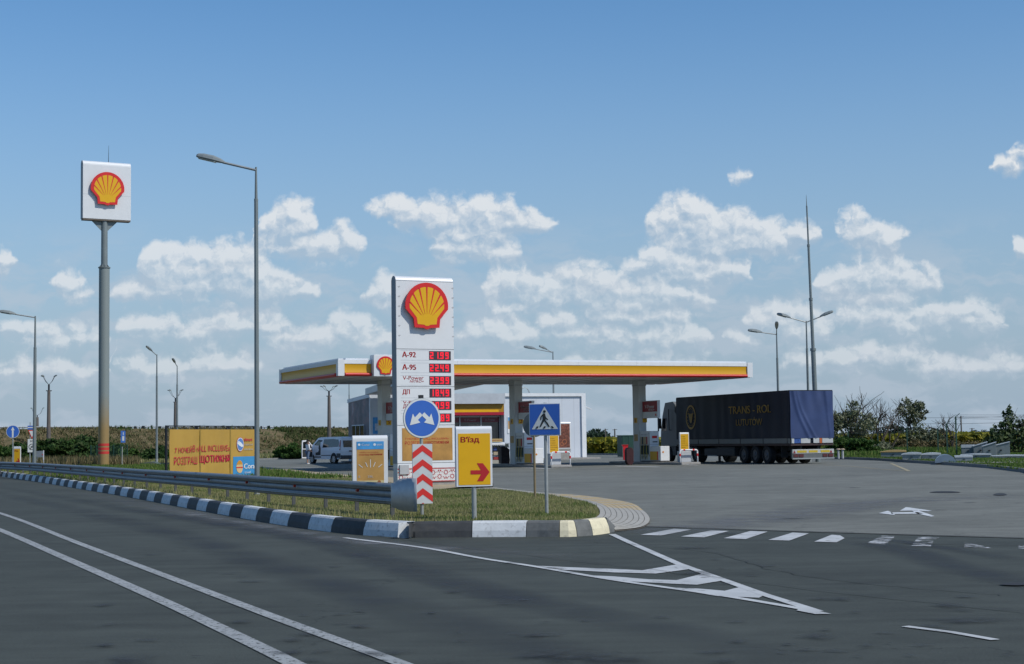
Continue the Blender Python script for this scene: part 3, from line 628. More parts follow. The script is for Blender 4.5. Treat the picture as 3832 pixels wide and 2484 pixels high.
def branch_mb(mb, p, d, ln, r, depth, g, spread=.5, kids_=3):
    pts = [Vector(p)]; dd = Vector(d).normalized()
    for i in range(4):
        dd = (dd+Vector((g.uniform(-1, 1), g.uniform(-1, 1), g.uniform(-.5, .7)))*.16).normalized(); pts.append(pts[-1]+dd*ln/4)
    mb.tube(pts, [r, r*.9, r*.8, r*.68, r*.55], 5)
    if depth == 0: return
    for k in range(kids_):
        q = pts[g.integers(2, 5)]; nd_ = (dd+Vector((g.uniform(-1, 1), g.uniform(-1, 1), g.uniform(-.2, .8)))*spread*1.5).normalized()
        branch_mb(mb, q, nd_, ln*g.uniform(.55, .8), r*.55, depth-1, g, spread, kids_)
def shrub(x, y, z, rx, ry, rz, n, size, mat, label, cat='shrub', group=None, seed=1, name='shrub', stem=True):
    t = thing(name, label, cat, (x, y, z), group=group)
    V = leaf_cloud((0, 0, rz*.75), (rx, ry, rz), n, size, seed); V[:, 2] = np.maximum(V[:, 2], .02)
    cloud_obj('foliage', V, mat, t)
    if stem:
        g = np.random.default_rng(seed); b = MB()
        for k in range(4): branch_mb(b, (g.uniform(-.2, .2), g.uniform(-.2, .2), 0), (g.uniform(-.5, .5), g.uniform(-.5, .5), 1), rz*1.1, .035, 1, g)
        b.build('stem', BARK, t)
    return t

# dark green thicket on the left, seven bushes one can tell apart
places = [(10, 1712, 118, 3.2, 1.5, 'rounded dark green bush behind the round blue arrow sign'), (90, 1706, 122, 3.0, 1.75, 'dark green bush behind the give way sign at the left'), (165, 1706, 118, 2.9, 1.9, 'tall dark green bush behind the white board on two legs'),
          (235, 1708, 121, 3.0, 1.8, 'dense green bush between the white board and the tall brand pole'), (310, 1708, 119, 2.8, 1.85, 'dark green bush just left of the tall brand pole'), (375, 1708, 124, 2.4, 1.65, 'dark bush half hidden by the tall brand pole'), (440, 1712, 128, 2.2, 1.1, 'low green bush right of the tall brand pole behind the mesh fence')]
for i, (px, py, d, rx, rz, lb) in enumerate(places): shrub(Xat(px, d), d, .05, rx*.8, 1.7, rz*.66, 5200, .17, LEAF_D if i % 3 else LEAF_G, lb, 'bush', 'bushes below the embankment on the left', 20+i, 'bush', False)
for i, (px, d, rx, rz, m, lb) in enumerate([(548, 132, 1.8, 1.0, LEAF_D, 'dark bush behind the thin lamp post, left of the orange billboard'), (600, 136, 1.7, 1.3, LEAF_D, 'dark bush against the left edge of the orange billboard'),
        (1070, 151, 1.3, 1.1, LEAF_G, 'green bush to the left of the man at the white van'), (1103, 150, 1.5, 1.3, LEAF_G, 'taller green bush nearest the open van door')]):
    shrub(Xat(px, d), d, .05, rx, 1.3, rz*.62, 3600, .15, m, lb, 'bush', 'bushes below the embankment on the left', 40+i, 'bush', False)
# embankment
ridge = [(-150, 150, 3.7), (-95, 160, 3.7), (-57, 176, 3.55), (-45, 184, 3.5), (-33, 194, 3.4), (-21, 205, 3.2), (-12, 212, 3.0), (-5, 217, 2.2), (2, 220, .9), (7, 222, .1)]
rp = [Vector(p[:2]) for p in ridge]; g = np.random.default_rng(3); NS = 260; NT = 22; vs = []
def ridge_at(s):
    f = s*(len(ridge)-1); i = min(int(f), len(ridge)-2); t = f-i; a = Vector(ridge[i]); c = Vector(ridge[i+1]); p = a.lerp(c, t); d = (c-a); d.z = 0; d.normalize(); return p, Vector((d.y, -d.x, 0))
prof = [(13, .1), (11, .35), (8.5, 1.2), (7.4, 1.28), (5.5, 2.1), (3, 2.9), (1.2, 3.35), (0, 3.55), (-9, 3.6), (-20, .1)]
for i in range(NS):
    p, q = ridge_at(i/(NS-1)); k = p.z/3.55
    for j in range(NT):
        f = j/(NT-1)*(len(prof)-1); a = min(int(f), len(prof)-2); t = f-a; o = prof[a][0]*(1-t)+prof[a+1][0]*t; z = (prof[a][1]*(1-t)+prof[a+1][1]*t)*k
        n = .12*math.sin(i*.9+j)+.1*math.sin(i*.37+j*2.1) if 0 < j < NT-6 else 0
        vs.append((p.x+q.x*(o+n), p.y+q.y*(o+n), max(z+n*.4, -.05)))
b = MB(); b.add(vs, [(i*NT+j, i*NT+j+1, (i+1)*NT+j+1, (i+1)*NT+j) for i in range(NS-1) for j in range(NT-1)])
EM = ground_mat('embankment_soil', [(.3, (.045, .06, .022)), (.47, (.10, .085, .045)), (.58, (.17, .13, .075)), (.7, (.08, .085, .035)), (.85, (.04, .06, .02))], .28, 3)
tag(b.build('embankment', EM, smooth=False), kind='structure')
P = []; Zs = []
for _ in range(60000):
    s = g.uniform(.1, .95); p, q = ridge_at(s); f = g.uniform(0, 7.2)*1.0; a = min(int(f), len(prof)-2); t = f-a; o = prof[a][0]*(1-t)+prof[a+1][0]*t; P.append((p.x+q.x*o, p.y+q.y*o)); Zs.append((prof[a][1]*(1-t)+prof[a+1][1]*t)*p.z/3.55-.03)
P = np.array(P); Zs = np.array(Zs)
keep = clump(P, .35, 1) > .28
V, Fc = blades(P[keep], Zs[keep], .30, .07, 1.0); tag(mesh_np('weeds', V, Fc, LEAF_DRY), 'dry brown weeds covering the embankment slope', 'weeds', kind='stuff')
keep = clump(P*1.0+5, .22, 1) > .62
V, Fc = blades(P[keep], Zs[keep], .40, .09, 1.0); tag(mesh_np('weeds', V, Fc, veg('slope_green', [(.03, .055, .012), (.05, .08, .02), (.08, .09, .035)], .15)), 'green weeds in patches on the embankment slope', 'weeds', kind='stuff')
keep = g.random(len(P)) < .05
V, Fc = blades(P[keep], Zs[keep], .45, .09, .9); tag(mesh_np('weeds', V, Fc, LEAF_G), 'tall weeds standing up from the embankment', 'weeds', kind='stuff')
# scrub in front of the bushes: dry reed like weeds
shr = [(1080, 1105, 'x')]
pp = np.array([(Xat(px, d), d) for px, d in [(g.uniform(-60, 520), g.uniform(104, 113)) for _ in range(5000)]])
V, Fc = blades(pp, .1, .7, .05, .6); tag(mesh_np('weeds', V, Fc, LEAF_DRY), 'straw coloured dry weeds in front of the dark bushes', 'weeds', kind='stuff')

# right hand side: sunflower field, trees, bushes
SF = veg('sunflower_field', [(.30, .27, .03), (.10, .13, .02), (.46, .38, .03), (.09, .12, .025), (.34, .30, .05), (.08, .11, .02)], .25)
n = 90000; yy = 150+(g.random(n)**2.2)*420; xx = g.uniform(.045, .42, n)*yy
P = np.stack([xx, yy], 1); base = cloud = None
size = .26; Pz = 1.15+.22*np.sin(xx*.5+yy*.13)*np.sin(yy*.23)+g.uniform(-.75, .18, n)*(yy < 165)+g.uniform(-.12, .12, n)
a = g.normal(size=(n, 3)); a[:, 2] *= .5; a /= np.linalg.norm(a, axis=1)[:, None]; c = np.cross(a, g.normal(size=(n, 3))); c /= np.linalg.norm(c, axis=1)[:, None]; s3 = (size*(1+yy/300))[:, None]*g.uniform(.5, 1.2, n)[:, None]
PP = np.stack([xx, yy, Pz], 1); V = np.stack([PP-a*s3, PP-c*s3*.7, PP+a*s3, PP+c*s3*.7], 1).reshape(-1, 3)
tag(cloud_obj('sunflower_crop', V, SF), 'yellow and green field crop stretching to the horizon', 'crop', kind='stuff')
b = MB(); b.box(13, 24, 158, 160, 0, .2); 
def gx(px, d): return Xat(px, d)
# olive bush by the lorry
def tree(px, d, ztop, rx, zlow, n, leaf, mat, label, seed, name='tree', lean=0, trunk=.12, group=None, clusters=30):
    x = gx(px, d); t = thing(name, label, 'tree', (x, d, .08), group=group); rz = (ztop-zlow)/2
    V = leaf_cloud((lean, 0, zlow+rz-.08), (rx, rx*.9, rz*1.1), n, leaf, seed, clusters); cloud_obj('crown', V, mat, t)
    gg = np.random.default_rng(seed); b = MB(); branch_mb(b, (0, 0, -.1), (lean*.15, 0, 1), zlow+rz*.7, trunk, 0, gg)
    for k in range(7): branch_mb(b, (0, 0, zlow*.55+k*.12), (gg.uniform(-1, 1), gg.uniform(-1, 1), gg.uniform(.5, 1.4)), rx*1.1, trunk*.5, 2, gg, .5, 2)
    b.build('trunk', BARK, t); return t
tree(3180, 136, 4.35, 2.4, .9, 3600, .15, LEAF_O, 'leafy olive green tree with twiggy edges just right of the lorry', 51, trunk=.14)
tree(3412, 165, 5.2, 1.75, 2.5, 2300, .15, LEAF_O, 'lone small tree with a round crown on a bare leaning trunk', 52, lean=.1, clusters=34)
def bare_tree(px, d, h, label, seed, spread=.6):
    t = thing('bare_tree', label, 'tree', (gx(px, d), d, .05)); gg = np.random.default_rng(seed); b = MB()
    for k in range(3): branch_mb(b, (gg.uniform(-.15, .15), 0, 0), (gg.uniform(-.5, .5), gg.uniform(-.3, .3), 1), h*.5, .085, 3, gg, spread, 3)
    b.build('branches', BARK, t); return t
bare_tree(3285, 138, 5.0, 'bare leafless tree with spreading branches left of the lone tree', 71)
bare_tree(3325, 142, 4.2, 'smaller leafless tree leaning next to the lone small tree', 76, .75)
bare_tree(3235, 140, 4.9, 'thin leafless tree standing behind the olive green tree', 79, .5)
bare_tree(3560, 136, 2.9, 'low leafless bush bending over the green fence posts', 83, .9)
for i, (px, d, rx, rz, m, lb) in enumerate([(3150, 118, 1.9, 1.25, LEAF_G, 'bright green low bush beside the rear of the lorry'), (3215, 117, 1.9, 1.15, LEAF_G, 'bright green low bush in front of the olive green tree'), (3275, 128, 1.6, .9, LEAF_O, 'dull green bush at the foot of the leafless tree'),
        (3450, 150, 2.4, 2.3, LEAF_O, 'grey green bush at the right of the lone small tree'), (3395, 148, 2.0, .95, LEAF_DRY, 'dry brown bush under the lone small tree'), (3520, 146, 2.4, .8, LEAF_DRY, 'dry brown bush behind the green fence posts'), (3610, 150, 2.6, .75, LEAF_DRY, 'dry bush behind the two tallest fence posts')]):
    shrub(gx(px, d), d, .05, rx, 1.4, rz*.62, 2600, .14, m, lb, 'bush', 'bushes along the right hand fence', 90+i, 'bush', False)
big = thing('bush', 'big leafy bush with coarse leaves at the right edge behind the hatches', 'bush', (gx(3800, 112), 112, .05), group='bushes along the right hand fence')
V = np.concatenate([leaf_cloud((-.1, 0, 1.1), (2.1, 1.5, 1.2), 1500, .16, 61, 30), leaf_cloud((-.45, 0, 2.3), (.55, .5, 1.05), 420, .14, 62, 16), leaf_cloud((.75, 0, 1.9), (.8, .6, .6), 380, .14, 63, 14), leaf_cloud((-1.6, 0, .7), (.9, .8, .6), 420, .15, 64, 12)])
cloud_obj('foliage', V, veg('coarse_leaves', [(.035, .06, .02), (.06, .10, .03), (.16, .19, .10), (.05, .08, .025)], .15), big)
gg = np.random.default_rng(66); b = MB()
for k in range(6): branch_mb(b, (gg.uniform(-.4, .4), 0, 0), (gg.uniform(-.6, .6), gg.uniform(-.3, .3), 1), 1.5, .04, 2, gg, .5, 3)
b.build('stem', BARK, big)
# far trees left of the sunflower field and on the horizon
for i, (px, d, rx, zt, lb) in enumerate([(2200, 330, 3.2, 2.8, 'far hazy tree touching the white shop wall'), (2232, 340, 3.0, 3.1, 'far hazy tree beside the shop corner'), (2255, 345, 2.4, 2.6, 'last small tree of the far row beside the shop'), (3325, 420, 5.5, 3.6, 'far round tree beyond the crop behind the leafless trees'),
        (3385, 430, 5, 3.4, 'far dark tree beyond the crop behind the lone tree'), (3525, 500, 4.2, 2.6, 'far small tree on the horizon behind the fence'), (3680, 620, 7, 2.5, 'far low clump on the horizon left of the big bush'), (2300, 600, 6, 2.0, 'far low trees on the horizon right of the shop'), (2345, 620, 5, 1.9, 'far low trees on the horizon above the dark green container')]):
    t = thing('tree', lb, 'tree', (gx(px, d), d, 0), group='far trees on the horizon'); cloud_obj('crown', leaf_cloud((0, 0, zt*.55), (rx, 3, zt*.62), 1500, .35, 110+i, 18), LEAF_F, t)
    b = MB(); b.tube([(0, 0, -.1), (0, 0, zt*.5)], .2, 5); b.build('trunk', BARK, t)
for i, (px, d, rx, rz, lb) in enumerate([(2212, 175, 1.6, 1.0, 'green bush at the corner of the shop'), (2248, 172, 1.5, 1.15, 'green bush between the shop and the thin fence post'), (2300, 176, 1.7, .85, 'green bush just left of the dark green container')]):
    shrub(gx(px, d), d, .05, rx, 1.2, rz*.62, 1800, .16, LEAF_G if i == 1 else LEAF_D, lb, 'bush', 'bushes behind the forecourt', 130+i, 'bush', False)
V = []; n = 16000; yy = g.uniform(185, 420, n); xx = yy*g.uniform(.045, .085, n); PP = np.stack([xx, yy, .8+g.uniform(-.4, .3, n)], 1); a = g.normal(size=(n, 3)); a /= np.linalg.norm(a, axis=1)[:, None]; c = np.cross(a, g.normal(size=(n, 3))); c /= np.linalg.norm(c, axis=1)[:, None]; s3 = .35
V = np.stack([PP-a*s3, PP-c*s3*.7, PP+a*s3, PP+c*s3*.7], 1).reshape(-1, 3); tag(cloud_obj('field_crop', V, SF), 'yellow green crop seen between the shop and the container', 'crop', kind='stuff')

# green fence posts on the right, with thin wires
FG = M('fence_green', (.02, .065, .045), .5)
fpx = [(3174, 122, 1.9), (3284, 124, 1.7), (3394, 122, 2.0), (3509, 118, 2.05), (3543, 112, 2.35), (3578, 104, 2.75)]
for i, (px, d, h) in enumerate(fpx):
    t = thing('fence_post', ['green fence post in the bright green bush', 'green fence post at the leafless tree', 'green fence post under the lone small tree', 'green fence post behind the long tank hatches', 'dark fence post left of the tallest one', 'tallest dark fence post right of the lone tree'][i], 'fence post', (gx(px, d), d, .1), group='posts of the right hand fence')
    b = MB(); b.box(-.04, .04, -.04, .04, 0, h-.2); b.build('post', FG, t); b = MB(); b.bar((0, 0, h-.22), (.28 if i > 2 else .12, 0, h), .035, .035); b.build('arm', FG, t)
b = MB()
for k in range(3):
    pts = [(gx(px, d)+.1*k, d, .1+h-.1-.12*k) for px, d, h in fpx]+[(gx(3900, 80), 80, 2.4-.12*k)]
    b.tube(pts, .008, 4)
tag(b.build('barbed_wire', DARK), 'thin wires strung along the right hand fence posts', 'wire')
for i, (px, d, z, lb) in enumerate([(3598, 240, 4.2, 'power pole behind the tallest fence post'), (3638, 420, 2.9, 'distant short power pole over the crop'), (2266, 188, 2.7, 'thin twin armed pole right of the shop'), (2301, 480, 4.4, 'distant power pole over the crop right of the shop'), (2206, 200, 1.6, 'thin green post at the shop corner bushes')]):
    t = thing('power_pole', lb, 'pole', (gx(px, d), d, 0), group='far poles'); b = MB(); b.cyl((0, 0, 0), (0, 0, z), .0011*d*.5, .0008*d*.5, 8); b.build('pole', CONCP, t)
    b = MB(); b.bar((-.5*d/300, 0, z*.93), (.5*d/300, 0, z*.97), .0003*d, .0003*d); b.build('crossarm', CONCP, t)
b = MB()
for k in range(2): b.tube([(gx(3420, 240), 240, 4.0-k*.9), (gx(3598, 240), 240, 3.9-k*.9), (gx(3900, 236), 236, 4.0-k*.9)], .022, 4)
tag(b.build('power_line', DARK), 'two thin power lines above the crop at the right', 'power line')

# ------------------------------------------------------------------ crash barrier
railp = [(-47, 117, .0)]+[(*G(x, y, .79), 0) for x, y in ((0, 1727.5), (250, 1738.5), (500, 1754), (770, 1769), (1050, 1786), (1235, 1795), (1347, 1802), (1420, 1806), (1476, 1809))]
rail_xy = smooth_path([p[:2] for p in railp], 6)
t = thing('crash_barrier', 'long galvanised steel crash barrier along the island kerb', 'crash barrier', (rail_xy[-1].x, rail_xy[-1].y, 0)); RO = Vector((rail_xy[-1].x, rail_xy[-1].y))
wav = [(-.02, .34), (.0, .345), (.03, .38), (.03, .43), (-.012, .47), (-.012, .525), (-.012, .58), (.03, .62), (.03, .675), (0, .715), (-.02, .72)]
b = MB(); vs = []; n = len(rail_xy)
for i, p in enumerate(rail_xy):
    d = (rail_xy[min(i+1, n-1)]-rail_xy[max(i-1, 0)]).normalized(); q = Vector((d.y, -d.x))
    for o, z in [(o, z+.07) for o, z in wav]: vs.append((p.x-RO.x+q.x*o, p.y-RO.y+q.y*o, z))
b.add(vs, [(i*11+k, i*11+k+1, (i+1)*11+k+1, (i+1)*11+k) for i in range(n-1) for k in range(10)])
o = b.build('rail', GALV, t, smooth=True); md = o.modifiers.new('s', 'SOLIDIFY'); md.thickness = .004
# flared end plate
ed = (rail_xy[-1]-rail_xy[-3]).normalized(); eq = Vector((ed.y, -ed.x)); b = MB(); vs = []
for i, (s_, lo, hi) in enumerate([(-.05, .37, .79), (.03, .37, .80), (.10, .36, .83), (.16, .33, .87), (.24, .32, .885), (.34, .31, .89), (.46, .31, .89), (.58, .31, .89)]):
    bend = .004*i*i*.12
    for z in (lo, (lo+hi)/2, hi): vs.append((ed.x*s_+eq.x*(.05-bend), ed.y*s_+eq.y*(.05-bend), z))
vs = [(x*1.0+max(0, (j//3-1))*.034, y, z) for j, (x, y, z) in enumerate(vs)]
b.add(vs, [(i*3+k, i*3+k+1, (i+1)*3+k+1, (i+1)*3+k) for i in range(7) for k in range(2)])
o = b.build('end_plate', M('end_plate_steel', (.46, .48, .49), .5, .3, var=.12, vs=7), t, smooth=True); md = o.modifiers.new('s', 'SOLIDIFY'); md.thickness = .006
cl = [0]
for a, c in zip(rail_xy, rail_xy[1:]): cl.append(cl[-1]+(c-a).length)
def rat(s):
    i = next(i for i in range(n-1) if cl[i+1] >= s or i == n-2); tt = (s-cl[i])/(cl[i+1]-cl[i]); p = rail_xy[i].lerp(rail_xy[i+1], tt); d = (rail_xy[i+1]-rail_xy[i]).normalized(); return p-RO, Vector((d.y, -d.x)), d
REFL = M('reflector_red', (.35, .03, .015), .3); s = cl[-1]-.35; k = 1
while s > 2:
    p, q, d = rat(s); b = MB(); rot = Matrix(((d.x, -d.y, 0), (d.y, d.x, 0), (0, 0, 1))); pc = p-q*.09
    b.obox((pc.x, pc.y, .42), (.045, .07, .50), rot); b.build('post', M('barrier_post', (.085, .09, .09), .6, .3, var=.2), t)
    if k % 2 == 0:
        b = MB(); pr = p+q*.045+d*.5; b.obox((pr.x, pr.y, .63), (.07, .05, .055), rot); b.build('reflector', REFL, t)
    s -= 2.0; k += 1

# ------------------------------------------------------------------ signs
STN = .42                                        # heading of the station's front, radians
def post_base(px, py, z): return G(px, py, z)
# round blue sign over a chevron board, on one post
p = post_base(1581, 1928, .2); t = thing('keep_either_side_sign', 'round blue sign with two white arrows above a red and white chevron board', 'road sign', (*p, .18), STN)
zc = Zat(p, 1564.7)-.18; b = MB(); b.cyl((0, .02, 0), (0, .02, zc+.42), .03, n=14); b.build('post', GALVP, t)
b = MB(); b.cyl((0, -.02, zc), (0, -.006, zc), .36, n=56); f = b.build('disc', M('aluminium_back', (.45, .47, .47), .4, .4), t)
b = MB(); b.cyl((0, -.026, zc), (0, -.0205, zc), .352, n=56); b.build('white_rim', SIGNW, f)
b = MB(); b.cyl((0, -.030, zc), (0, -.0265, zc), .322, n=56); b.build('blue_field', BLUE, f)
A = [(.015, .105), (-.04, .105+.01), (-.145, .015), (-.17, .085), (-.235, -.125), (-.035, -.075), (-.10, -.03), (.0, .07)]
b = MB()
for s_ in (1, -1): 
    ar = [(s_*-.000+0, 0)]*0+[(s_*x, z) for x, z in ((-.005, .07), (-.045, .105), (-.14, .015), (-.178, .085), (-.235, -.125), (-.035, -.078), (-.082, -.03), (.0, .045))]
    b.flat(ar if s_ > 0 else ar[::-1], lambda q: (q[0], -.034, zc+q[1]))
b.build('arrows', SIGNW, f)
ct = Zat(p, 1661)-.18; cb_ = ct-1.07; CWH = M('board_white', (.50, .53, .54), .5, var=.05, dirt=.15); CRD = M('board_red', (.58, .03, .025), .45, var=.08)
b = MB(); b.box(-.19, .19, -.03, -.008, cb_, ct); f = b.build('chevron_board', CWH, t); b = MB(); per = .259; hw = .1885
for k in range(5):
    za = ct-.015-k*per
    for s_ in (1, -1):
        q = [(0, za), (s_*hw, za-.135), (s_*hw, za-.135-.115), (0, za-.115)]
        if q[2][1] < cb_: q = [(0, za), (s_*min(hw, (za-cb_)/.135*hw), cb_), (0, cb_)] if za-.135 < cb_ else [(0, za), (s_*hw, za-.135), (s_*hw, cb_), (s_*hw*.1, cb_), (0, max(cb_, za-.115))]
        b.flat(q if s_ < 0 else q[::-1], lambda w: (w[0], -.034, w[1]))
b.build('chevrons', CRD, f)
b = MB(); b.box(-.04, .04, -.01, .05, zc+.36, zc+.42); b.build('bracket', DARK, t)
# yellow entry sign
def entry_sign(loc, rz, scale, label, name='entry_sign'):
    t = thing(name, label, 'sign', loc, rz); w = .62; z0, z1 = .60, 1.64
    b = MB(); b.prism(round_top(.12, z0, z1, y0=-.06), -w/2, w/2, 'x'); bd = b.build('sign_body', WHITE, t, bevel=.018)
    b = MB(); b.box(-w/2+.035, w/2-.035, -.066, -.058, z0+.03, z1-.125); yl = b.build('yellow_face', YEL, bd)
    b = MB(); put_text(b, "В'їзд", -.225, .095, 1.375, 1.475, -.070, .022); b.build('lettering', REDT, yl) if False else None
    b2 = MB(); put_text(b2, "В'їзд", -.235, .09, 1.345, 1.46, -.070, .03); b2.build('lettering', REDT, bd)
    b = MB(); ar = [(-.07, .81), (.11, .81), (.04, .69), (.145, .69), (.26, .845), (.145, 1.0), (.04, 1.0), (.11, .88), (-.07, .88)]
    b.flat(ar[::-1], lambda q: (q[0], -.070, q[1])); b.build('arrow', REDT, bd)
    b = MB(); b.cyl((0, 0, -.05), (0, 0, z0), .042, n=14); b.build('post', GALVP, t)
    return t
p = post_base(1775, 1944, .2); es = entry_sign((*p, .17), R(14), 1, 'yellow entry sign with red writing and a red arrow on a short grey post')
es.scale = (1, 1, (Zat(p, 1594.6)-.17)/1.64)
# pedestrian crossing sign
p = post_base(2045, 1925.6, .2); t = thing('pedestrian_crossing_sign', 'square blue pedestrian crossing sign with a walking figure in a white triangle', 'road sign', (*p, .18), R(-14))
zt = Zat(p, 1508.7)-.18; zb = Zat(p, 1630)-.18; hs_ = (zt-zb)/2; zc = (zt+zb)/2; b = MB(); b.cyl((0, .03, -.05), (0, .03, zt+.01), .032, n=14); b.build('post', GALVP, t)
b = MB(); b.box(-hs_, hs_, -.02, -.004, zb, zt); f = b.build('sign_plate', SIGNW, t, bevel=.008); k = hs_*.94
b = MB(); b.box(-k, k, -.026, -.021, zc-k, zc+k); b.build('blue_field', BLUE, f)
def sg(*pts): return [(x*hs_, z*hs_) for x, z in pts]
b = MB(); b.flat(sg((-.82, -.60), (.84, -.60), (0, .80)), lambda q: (q[0], -.030, zc+q[1])); b.build('white_triangle', SIGNW, f)
BK = M('sign_black', (.02, .022, .022), .5); b = MB(); mk = lambda q: (q[0], -.034, zc+q[1])
b.flat(sg(*[(-.0+.085*math.cos(a), .49+.085*math.sin(a)) for a in [2*PI*i/18 for i in range(18)]]), mk)
b.flat(sg((-.09, .37), (.04, .37), (.07, .22), (.10, .12), (.23, .0), (.19, -.05), (.05, .05), (.06, -.06), (.20, -.22), (.33, -.46), (.24, -.46), (.10, -.26), (-.02, -.10), (-.10, -.22), (-.24, -.46), (-.33, -.46), (-.20, -.18), (-.12, .02), (-.12, .22), (-.19, .12), (-.20, -.02), (-.27, -.02), (-.26, .16)), mk)
for x in (-.47, 0, .47): b.flat(sg((x-.13, -.55), (x+.02, -.55), (x+.09-.12*(x > 0)*.0, -.42), (x-.03, -.42)) if x <= 0 else sg((x+.13, -.55), (x-.01, -.55), (x-.10, -.42), (x+.03, -.42)), mk)
b.build('walking_figure', BK, f)
# second post with a disc seen from behind
p = post_base(2002, 1858.4, .2); t = thing('road_sign', 'grey back of a round road sign on a brownish post behind the pedestrian sign', 'road sign', (*p, .18), R(-20))
zc = Zat(p, 1588.7)-.18; b = MB(); b.cyl((0, 0, -.05), (0, 0, zc+.2), .028, n=12); b.build('post', M('rusty_post', (.23, .18, .10), .6, .2, var=.2), t); b = MB(); b.cyl((0, .03, zc), (0, .045, zc), .29, n=40); b.build('disc', M('sign_back_grey', (.12, .135, .135), .5, .3), t)

# ---- price pylon
p = G(1490, 1826, .12); th = R(27); d0 = p[1]; W = 1.93
pb = Vector((Xat(1487, d0, 1.5), d0)); t = thing('price_pylon', 'tall white fuel price pylon with red and yellow shell emblem and red price digits', 'price sign', (pb.x, pb.y, 0), th)
zp = lambda y: Zat((pb.x+W/2*math.cos(th), pb.y+W/2*math.sin(th)), y); Zz = lambda yz: zp(1000+yz/1.815); ztop = Zz(62); TH = .34
b = MB(); b.prism(round_top(TH, Zz(1362), ztop), 0, W, 'x'); body = b.build('body', WHITE, t, bevel=.004)
b = MB(); b.prism([(-.0, 0), (TH, 0), (TH, 1)][:0] or round_top(TH+.004, Zz(1330), ztop+.002, y0=-.002), -.012, -.002, 'x'); b.build('side_panel', M('grey_side', (.22, .25, .28), .5, var=.06), t)
b = MB(); b.box(.06, W-.02, .03, TH-.03, 0, Zz(1458)); b.build('plinth', CONC, t)
b = MB(); b.box(0, W, 0, TH, Zz(1456), Zz(1362)-.002); fb = b.build('folk_band', M('folk_white', (.62, .62, .60), .6, dirt=.1), t)
S = lambda x: (x-155)/392*W          # picture column of the close-up -> distance along the face
b = MB(); y = -.006; z0, z1 = Zz(1456), Zz(1362); hb = z1-z0
for i in range(42):
    x = i/42*W; b.add([(x, y, z1-.02), (x+W/42, y, z1-.02), (x+W/84, y, z1-.045)], [(0, 1, 2)]); b.add([(x, y, z0+.012), (x+W/42, y, z0+.012), (x+W/84, y, z0+.037)], [(0, 2, 1)])
b.box(0, W, y, y+.002, z1-.021, z1-.008); b.box(0, W, y, y+.002, z0, z0+.012)
def ring(mb, cx, cz, r0, r1, y, n=14):
    vs = [(cx+r*math.cos(2*PI*i/n), y, cz+r*math.sin(2*PI*i/n)) for r in (r0, r1) for i in range(n)]; mb.add(vs, [(i, (i+1) % n, n+(i+1) % n, n+i) for i in range(n)])
def dot(mb, cx, cz, r, y, n=8): mb.add([(cx+r*math.cos(2*PI*i/n), y, cz+r*math.sin(2*PI*i/n)) for i in range(n)], [tuple(range(n))])
for i in range(9):
    cx = (i+.5)/9*W; up = i % 2
    ring(b, cx, z0+hb*(.66 if up else .36), .048, .066, y)
    for k in range(8): dot(b, cx+.082*math.cos(PI*k/4), z0+hb*(.66 if up else .36)+.082*math.sin(PI*k/4), .010, y, 5)
    for k in (-1, 1):
        dot(b, cx+k*.035, z0+hb*(.24 if up else .80), .024, y); dot(b, cx+k*.085, z0+hb*(.32 if up else .70), .017, y); b.tube([(cx, y, z0+hb*(.36 if up else .64)), (cx+k*.05, y, z0+hb*(.20 if up else .84))], .005, 3)
b.build('folk_pattern', REDT, fb)
b = MB(); b.box(S(166), S(228), -.05, -.003, Zz(1402), Zz(1338)); b.build('service_box', M('box_grey', (.40, .41, .42), .5), t, bevel=.006)
emblem(t, S(351), Zz(261), (497-205)/392*W, -.10, .05)
b = MB(); b.cyl((S(351), -.10, Zz(261)), (S(351), 0, Zz(261)), .3); b.build('emblem_bracket', GREYP, t)
b = MB()
for yz in (556, 810, 1071, 1328): b.box(0, W, -.002, .01, Zz(yz+1.6), Zz(yz-1.6))
b.box(.0, W, -.003, .01, Zz(96), Zz(94)); b.build('panel_seams', M('seam_grey', (.10, .11, .12), .7), body)
b = MB(); b.mat(M('bolt_stain', (.42, .43, .44), .7))
for k in range(6):
    for x in (.05, W-.07): b.prism([(x, Zz(268+66*k-132)), (x+.06, Zz(262+66*k-132)), (x+.1, Zz(266+66*k-132)), (x+.05, Zz(276+66*k-132))], -.002, .01)
b.build('bolt_stains', None, body)
LED = M('led_red', (.5, .01, .02), .5, emit=((1, .02, .05), .55)); LEDB = M('display_black', (.055, .04, .05), .3)
SEG = {'0': 'abcdef', '1': 'bc', '2': 'abged', '3': 'abgcd', '4': 'fgbc', '5': 'afgcd', '6': 'afgedc', '7': 'abc', '8': 'abcdefg', '9': 'abcdfg'}
def digit(mb, ch, x, z, w, h, y, tk):
    seg = {'a': (x, x+w, z+h-tk, z+h), 'g': (x, x+w, z+h/2-tk/2, z+h/2+tk/2), 'd': (x, x+w, z, z+tk), 'b': (x+w-tk, x+w, z+h/2, z+h), 'c': (x+w-tk, x+w, z, z+h/2), 'f': (x, x+tk, z+h/2, z+h), 'e': (x, x+tk, z, z+h/2)}
    for s_ in SEG[ch]: q = seg[s_]; mb.box(q[0], q[1], y, y+.003, q[2], q[3])
